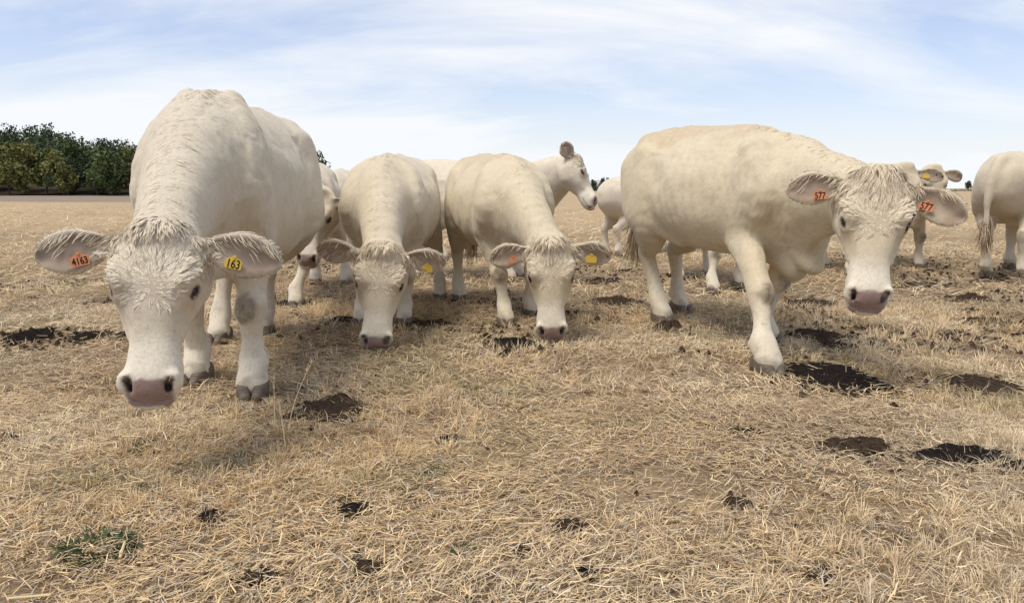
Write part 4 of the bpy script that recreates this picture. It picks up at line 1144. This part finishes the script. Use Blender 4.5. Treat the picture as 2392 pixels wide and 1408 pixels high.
        hair_mesh('coat', P, Nn, F, .026 * (.6 + .8 * r.random(n)), np.full(n, .0014), MAT['coat_cool' if fur == 'fur_cool' else 'coat'], root, lift=.085, seed=seed + 21, segs=2, nj=.07)
    if tail in ('hang', 'side'):
        p = tn[-1][0]; n = 220
        P = p + r.normal(size=(n, 3)) * .012 * sc + np.array([0, 0, 1]) * (r.random(n) * .14 * sc)[:, None]
        Nn = r.normal(size=(n, 3)); Nn[:, 2] *= .2; Nn /= np.linalg.norm(Nn, axis=1)[:, None]
        F = np.tile(np.array([0, 0, -1.0]), (n, 1)) + r.normal(size=(n, 3)) * .07
        hair_mesh('tail_switch', P, Nn, F, .34 * sc * (.5 + .6 * r.random(n)), np.full(n, .008), MAT['tail'], root, lift=.11, curl=.04, segs=5, seed=seed + 31)
    return root
# ------------------------------------------------------------------ the herd
HERD = 'cream cattle of the herd in the dry pasture'
RES = 1.0
A_ = cow('nearest large cream cow at the left, head hanging low, orange tag reading 4163', (-1.495, 3.98), (.085, -1), 1.10, .0098 * RES,
    poll=(-1.205, 2.40, .855), e=(.03, -.36, -1), up=(.22, -1, .40), hs=.93, hump=1.0, earlen=1.1, flk=.038, coat=.6, hide='hide_cool', fur='fur_cool', wf=.85, tail='none', stain=.15, specks=1.2,
    feet=dict(LF=(-1.275, 3.38), RF=(-1.66, 3.62), LH=(-1.74, 4.86), RH=(-1.95, 4.62)), hair=3.0, seed=1, group=HERD,
    tags=[('R', 'orange', '4163', (.52, .048, .014, 0.8, .15), .80), ('L', 'yellow', '163', (.52, .048, .012, 0.2, -.1), .80)], knees=('LF', 'RF'))
D_ = cow('cream cow grazing head-on, left of the middle, muzzle touching the straw', (-.92, 5.60), (.02, -1), .955, .0125 * RES,
    poll=(-.80, 4.33, .625), e=(-.06, -.22, -1), up=(.12, -1, .25), hs=1.0, hide='hide', wf=1.05,
    feet=dict(LF=(-.80, 5.20), RF=(-1.12, 5.2), LH=(-.66, 6.4), RH=(-1.1, 6.3)), hair=1.6, seed=2, group=HERD,
    ears=dict(L=((-.02, 1, .10), (.45, .1, .9)), R=((-.12, 1, .05), (.5, .1, .9))), tags=[('L', 'yellow', '', (.62, .06, 0, .4), .9)])
E_ = cow('cream cow grazing with tan back, middle of the picture, muzzle beside dark dung', (-.14, 5.78), (.28, -1), .965, .0125 * RES,
    poll=(.245, 4.52, .645), e=(.02, -.14, -1), up=(-.04, -1, .2), hs=1.0, hide='hide_warm', wf=1.0,
    feet=dict(RF=(-.05, 5.18), LF=(.15, 5.55), RH=(-.48, 6.35), LH=(-.1, 6.7)), hair=1.6, seed=3, group=HERD, sheath=True, warm_back=.5,
    tags=[('R', 'orange', '', (.5, .045, 0, .3), .75), ('L', 'yellow', '', (.58, .045, 0, .3), .95)])
K_ = cow('large cream cow striding at the right, shaggy forelock, orange tags reading 577', (1.415, 4.86), (.41, -1), 1.07, .0108 * RES,
    poll=(1.755, 3.42, 1.045), e=(-.15, -.30, -1), up=(-.26, -1, .34), hs=1.02, hide='hide_warm', wf=1.0,
    feet=dict(RF=(1.40, 3.80), LF=(1.68, 4.6), RH=(1.13, 5.28), LH=(1.38, 5.75)), hair=2.2, seed=4, group=HERD, warm_back=.5, stain=.25, dewlap=1.8, hump=-1.0, rump=.02, flk=.062, folds=1.0, coat=.4, ears=dict(L=((.36, 1, .12), (.2, .15, 1)), R=((.0, 1, -.05), (.25, .15, 1))),
    tags=[('R', 'orange', '577', (.50, .045, .014, .8, .1), .76), ('L', 'orange', '577', (.46, .035, .014, .8, .1), .80)])
# cattle further back
B_ = cow('cream cow standing close behind the nearest cow, its muzzle showing below her flank', (-1.95, 6.78), (.22, -1), .96, .014 * RES,
    poll=(-1.50, 5.52, .965), e=(-.16, -.32, -1), up=(-.1, -1, .3), hs=.92, hide='hide_cool', fur='fur_cool',
    feet=dict(LF=(-1.86, 6.02), RF=(-2.2, 6.3), LH=(-1.75, 7.4), RH=(-2.1, 7.5)), seed=5, group=HERD, hair=.5)
G_ = cow('pale cow with raised head in profile, looking right, behind the middle grazing cow', (-.42, 7.95), (.95, -.32), .98, .015 * RES,
    poll=(.655, 7.25, 1.285), e=(.44, -.30, -.84), up=(.86, -.08, .48), hs=.96, hl=.86, neckh=1.25, necks=1.2, earlen=.85, hide='hide_white', fur='fur_cool',
    ears=dict(L=((-.75, .55, .10), (.3, .9, .5)), R=((-.72, .50, .05), (.3, 1.0, .3))), seed=6, group=HERD, hair=1.0, fringe=False, flk=.035)
H_ = cow('pale cow seen from behind, its rump left of the striding cow', (2.00, 10.75), (.85, .55), .87, .018 * RES,
    poll=(2.75, 11.3, 1.1), e=(.8, .5, -.6), up=(.6, 0, 1), hs=.85, hide='hide_white', tail='none', seed=7, group=HERD)
I_ = cow('cream cow hidden behind the striding cow, its legs showing below her belly', (2.12, 7.62), (.22, -1), .93, .02 * RES,
    poll=(2.14, 6.62, 1.20), e=(.1, -.8, -.7), up=(0, -.6, .8), hs=.85, feet=dict(RF=(1.96, 6.85), LF=(2.34, 7.2), RH=(1.84, 7.75), LH=(2.3, 8.2)), seed=8, group=HERD)
M_ = cow('cream cow with yellow tag, face half hidden behind the forelock of the striding cow', (3.92, 8.35), (.12, -1), .96, .017 * RES,
    poll=(3.98, 7.25, 1.21), e=(-.1, -.4, -1), up=(-.1, -1, .4), hs=.93, seed=9, group=HERD, hair=.5,
    tags=[('L', 'yellow', '', (.42, .03, .004, .5), .9)], ears=dict(L=((.10, 1, .1), (.3, .1, 1))))
L_ = cow('cream cow far off at the right, facing the camera with head raised, untagged ears', (5.02, 9.55), (.02, -1), .97, .017 * RES,
    poll=(4.98, 8.45, 1.225), e=(-.02, -.35, -1), up=(0, -1, .35), hs=.92, seed=10, group=HERD, hair=.5, feet=dict(LF=(5.20, 9.0), RF=(4.8, 9.0)), hide='hide')
N_ = cow('cream cow cut off by the right edge, seen from behind with its tail hanging', (5.98, 8.36), (.75, .66), 1.05, .0165 * RES,
    poll=(6.9, 8.9, 1.0), e=(.6, .5, -.9), up=(.7, .5, .5), hs=.95, feet=dict(RH=(5.62, 7.72), LH=(5.40, 8.0)), tail='side', seed=11, group=HERD, specks=1.0, hair=.5, stain=.3)
F_ = cow('pale cow far off, one leg showing in the gap between the two grazing cows', (-.65, 10.2), (.9, -.35), .92, .02 * RES,
    poll=(.35, 9.7, .8), e=(.6, -.2, -1), up=(1, -.1, .6), hs=.85, hide='hide_white', feet=dict(RH=(-.97, 10.0)), seed=12, group=HERD)
C_ = cow('pale cow far off, a bit of its back showing left of the head-on grazing cow', (-2.55, 10.6), (.15, -1), .97, .02 * RES,
    poll=(-2.4, 9.5, .8), e=(0, -.4, -1), up=(0, -1, .4), hs=.85, hide='hide_white', seed=13, group=HERD)
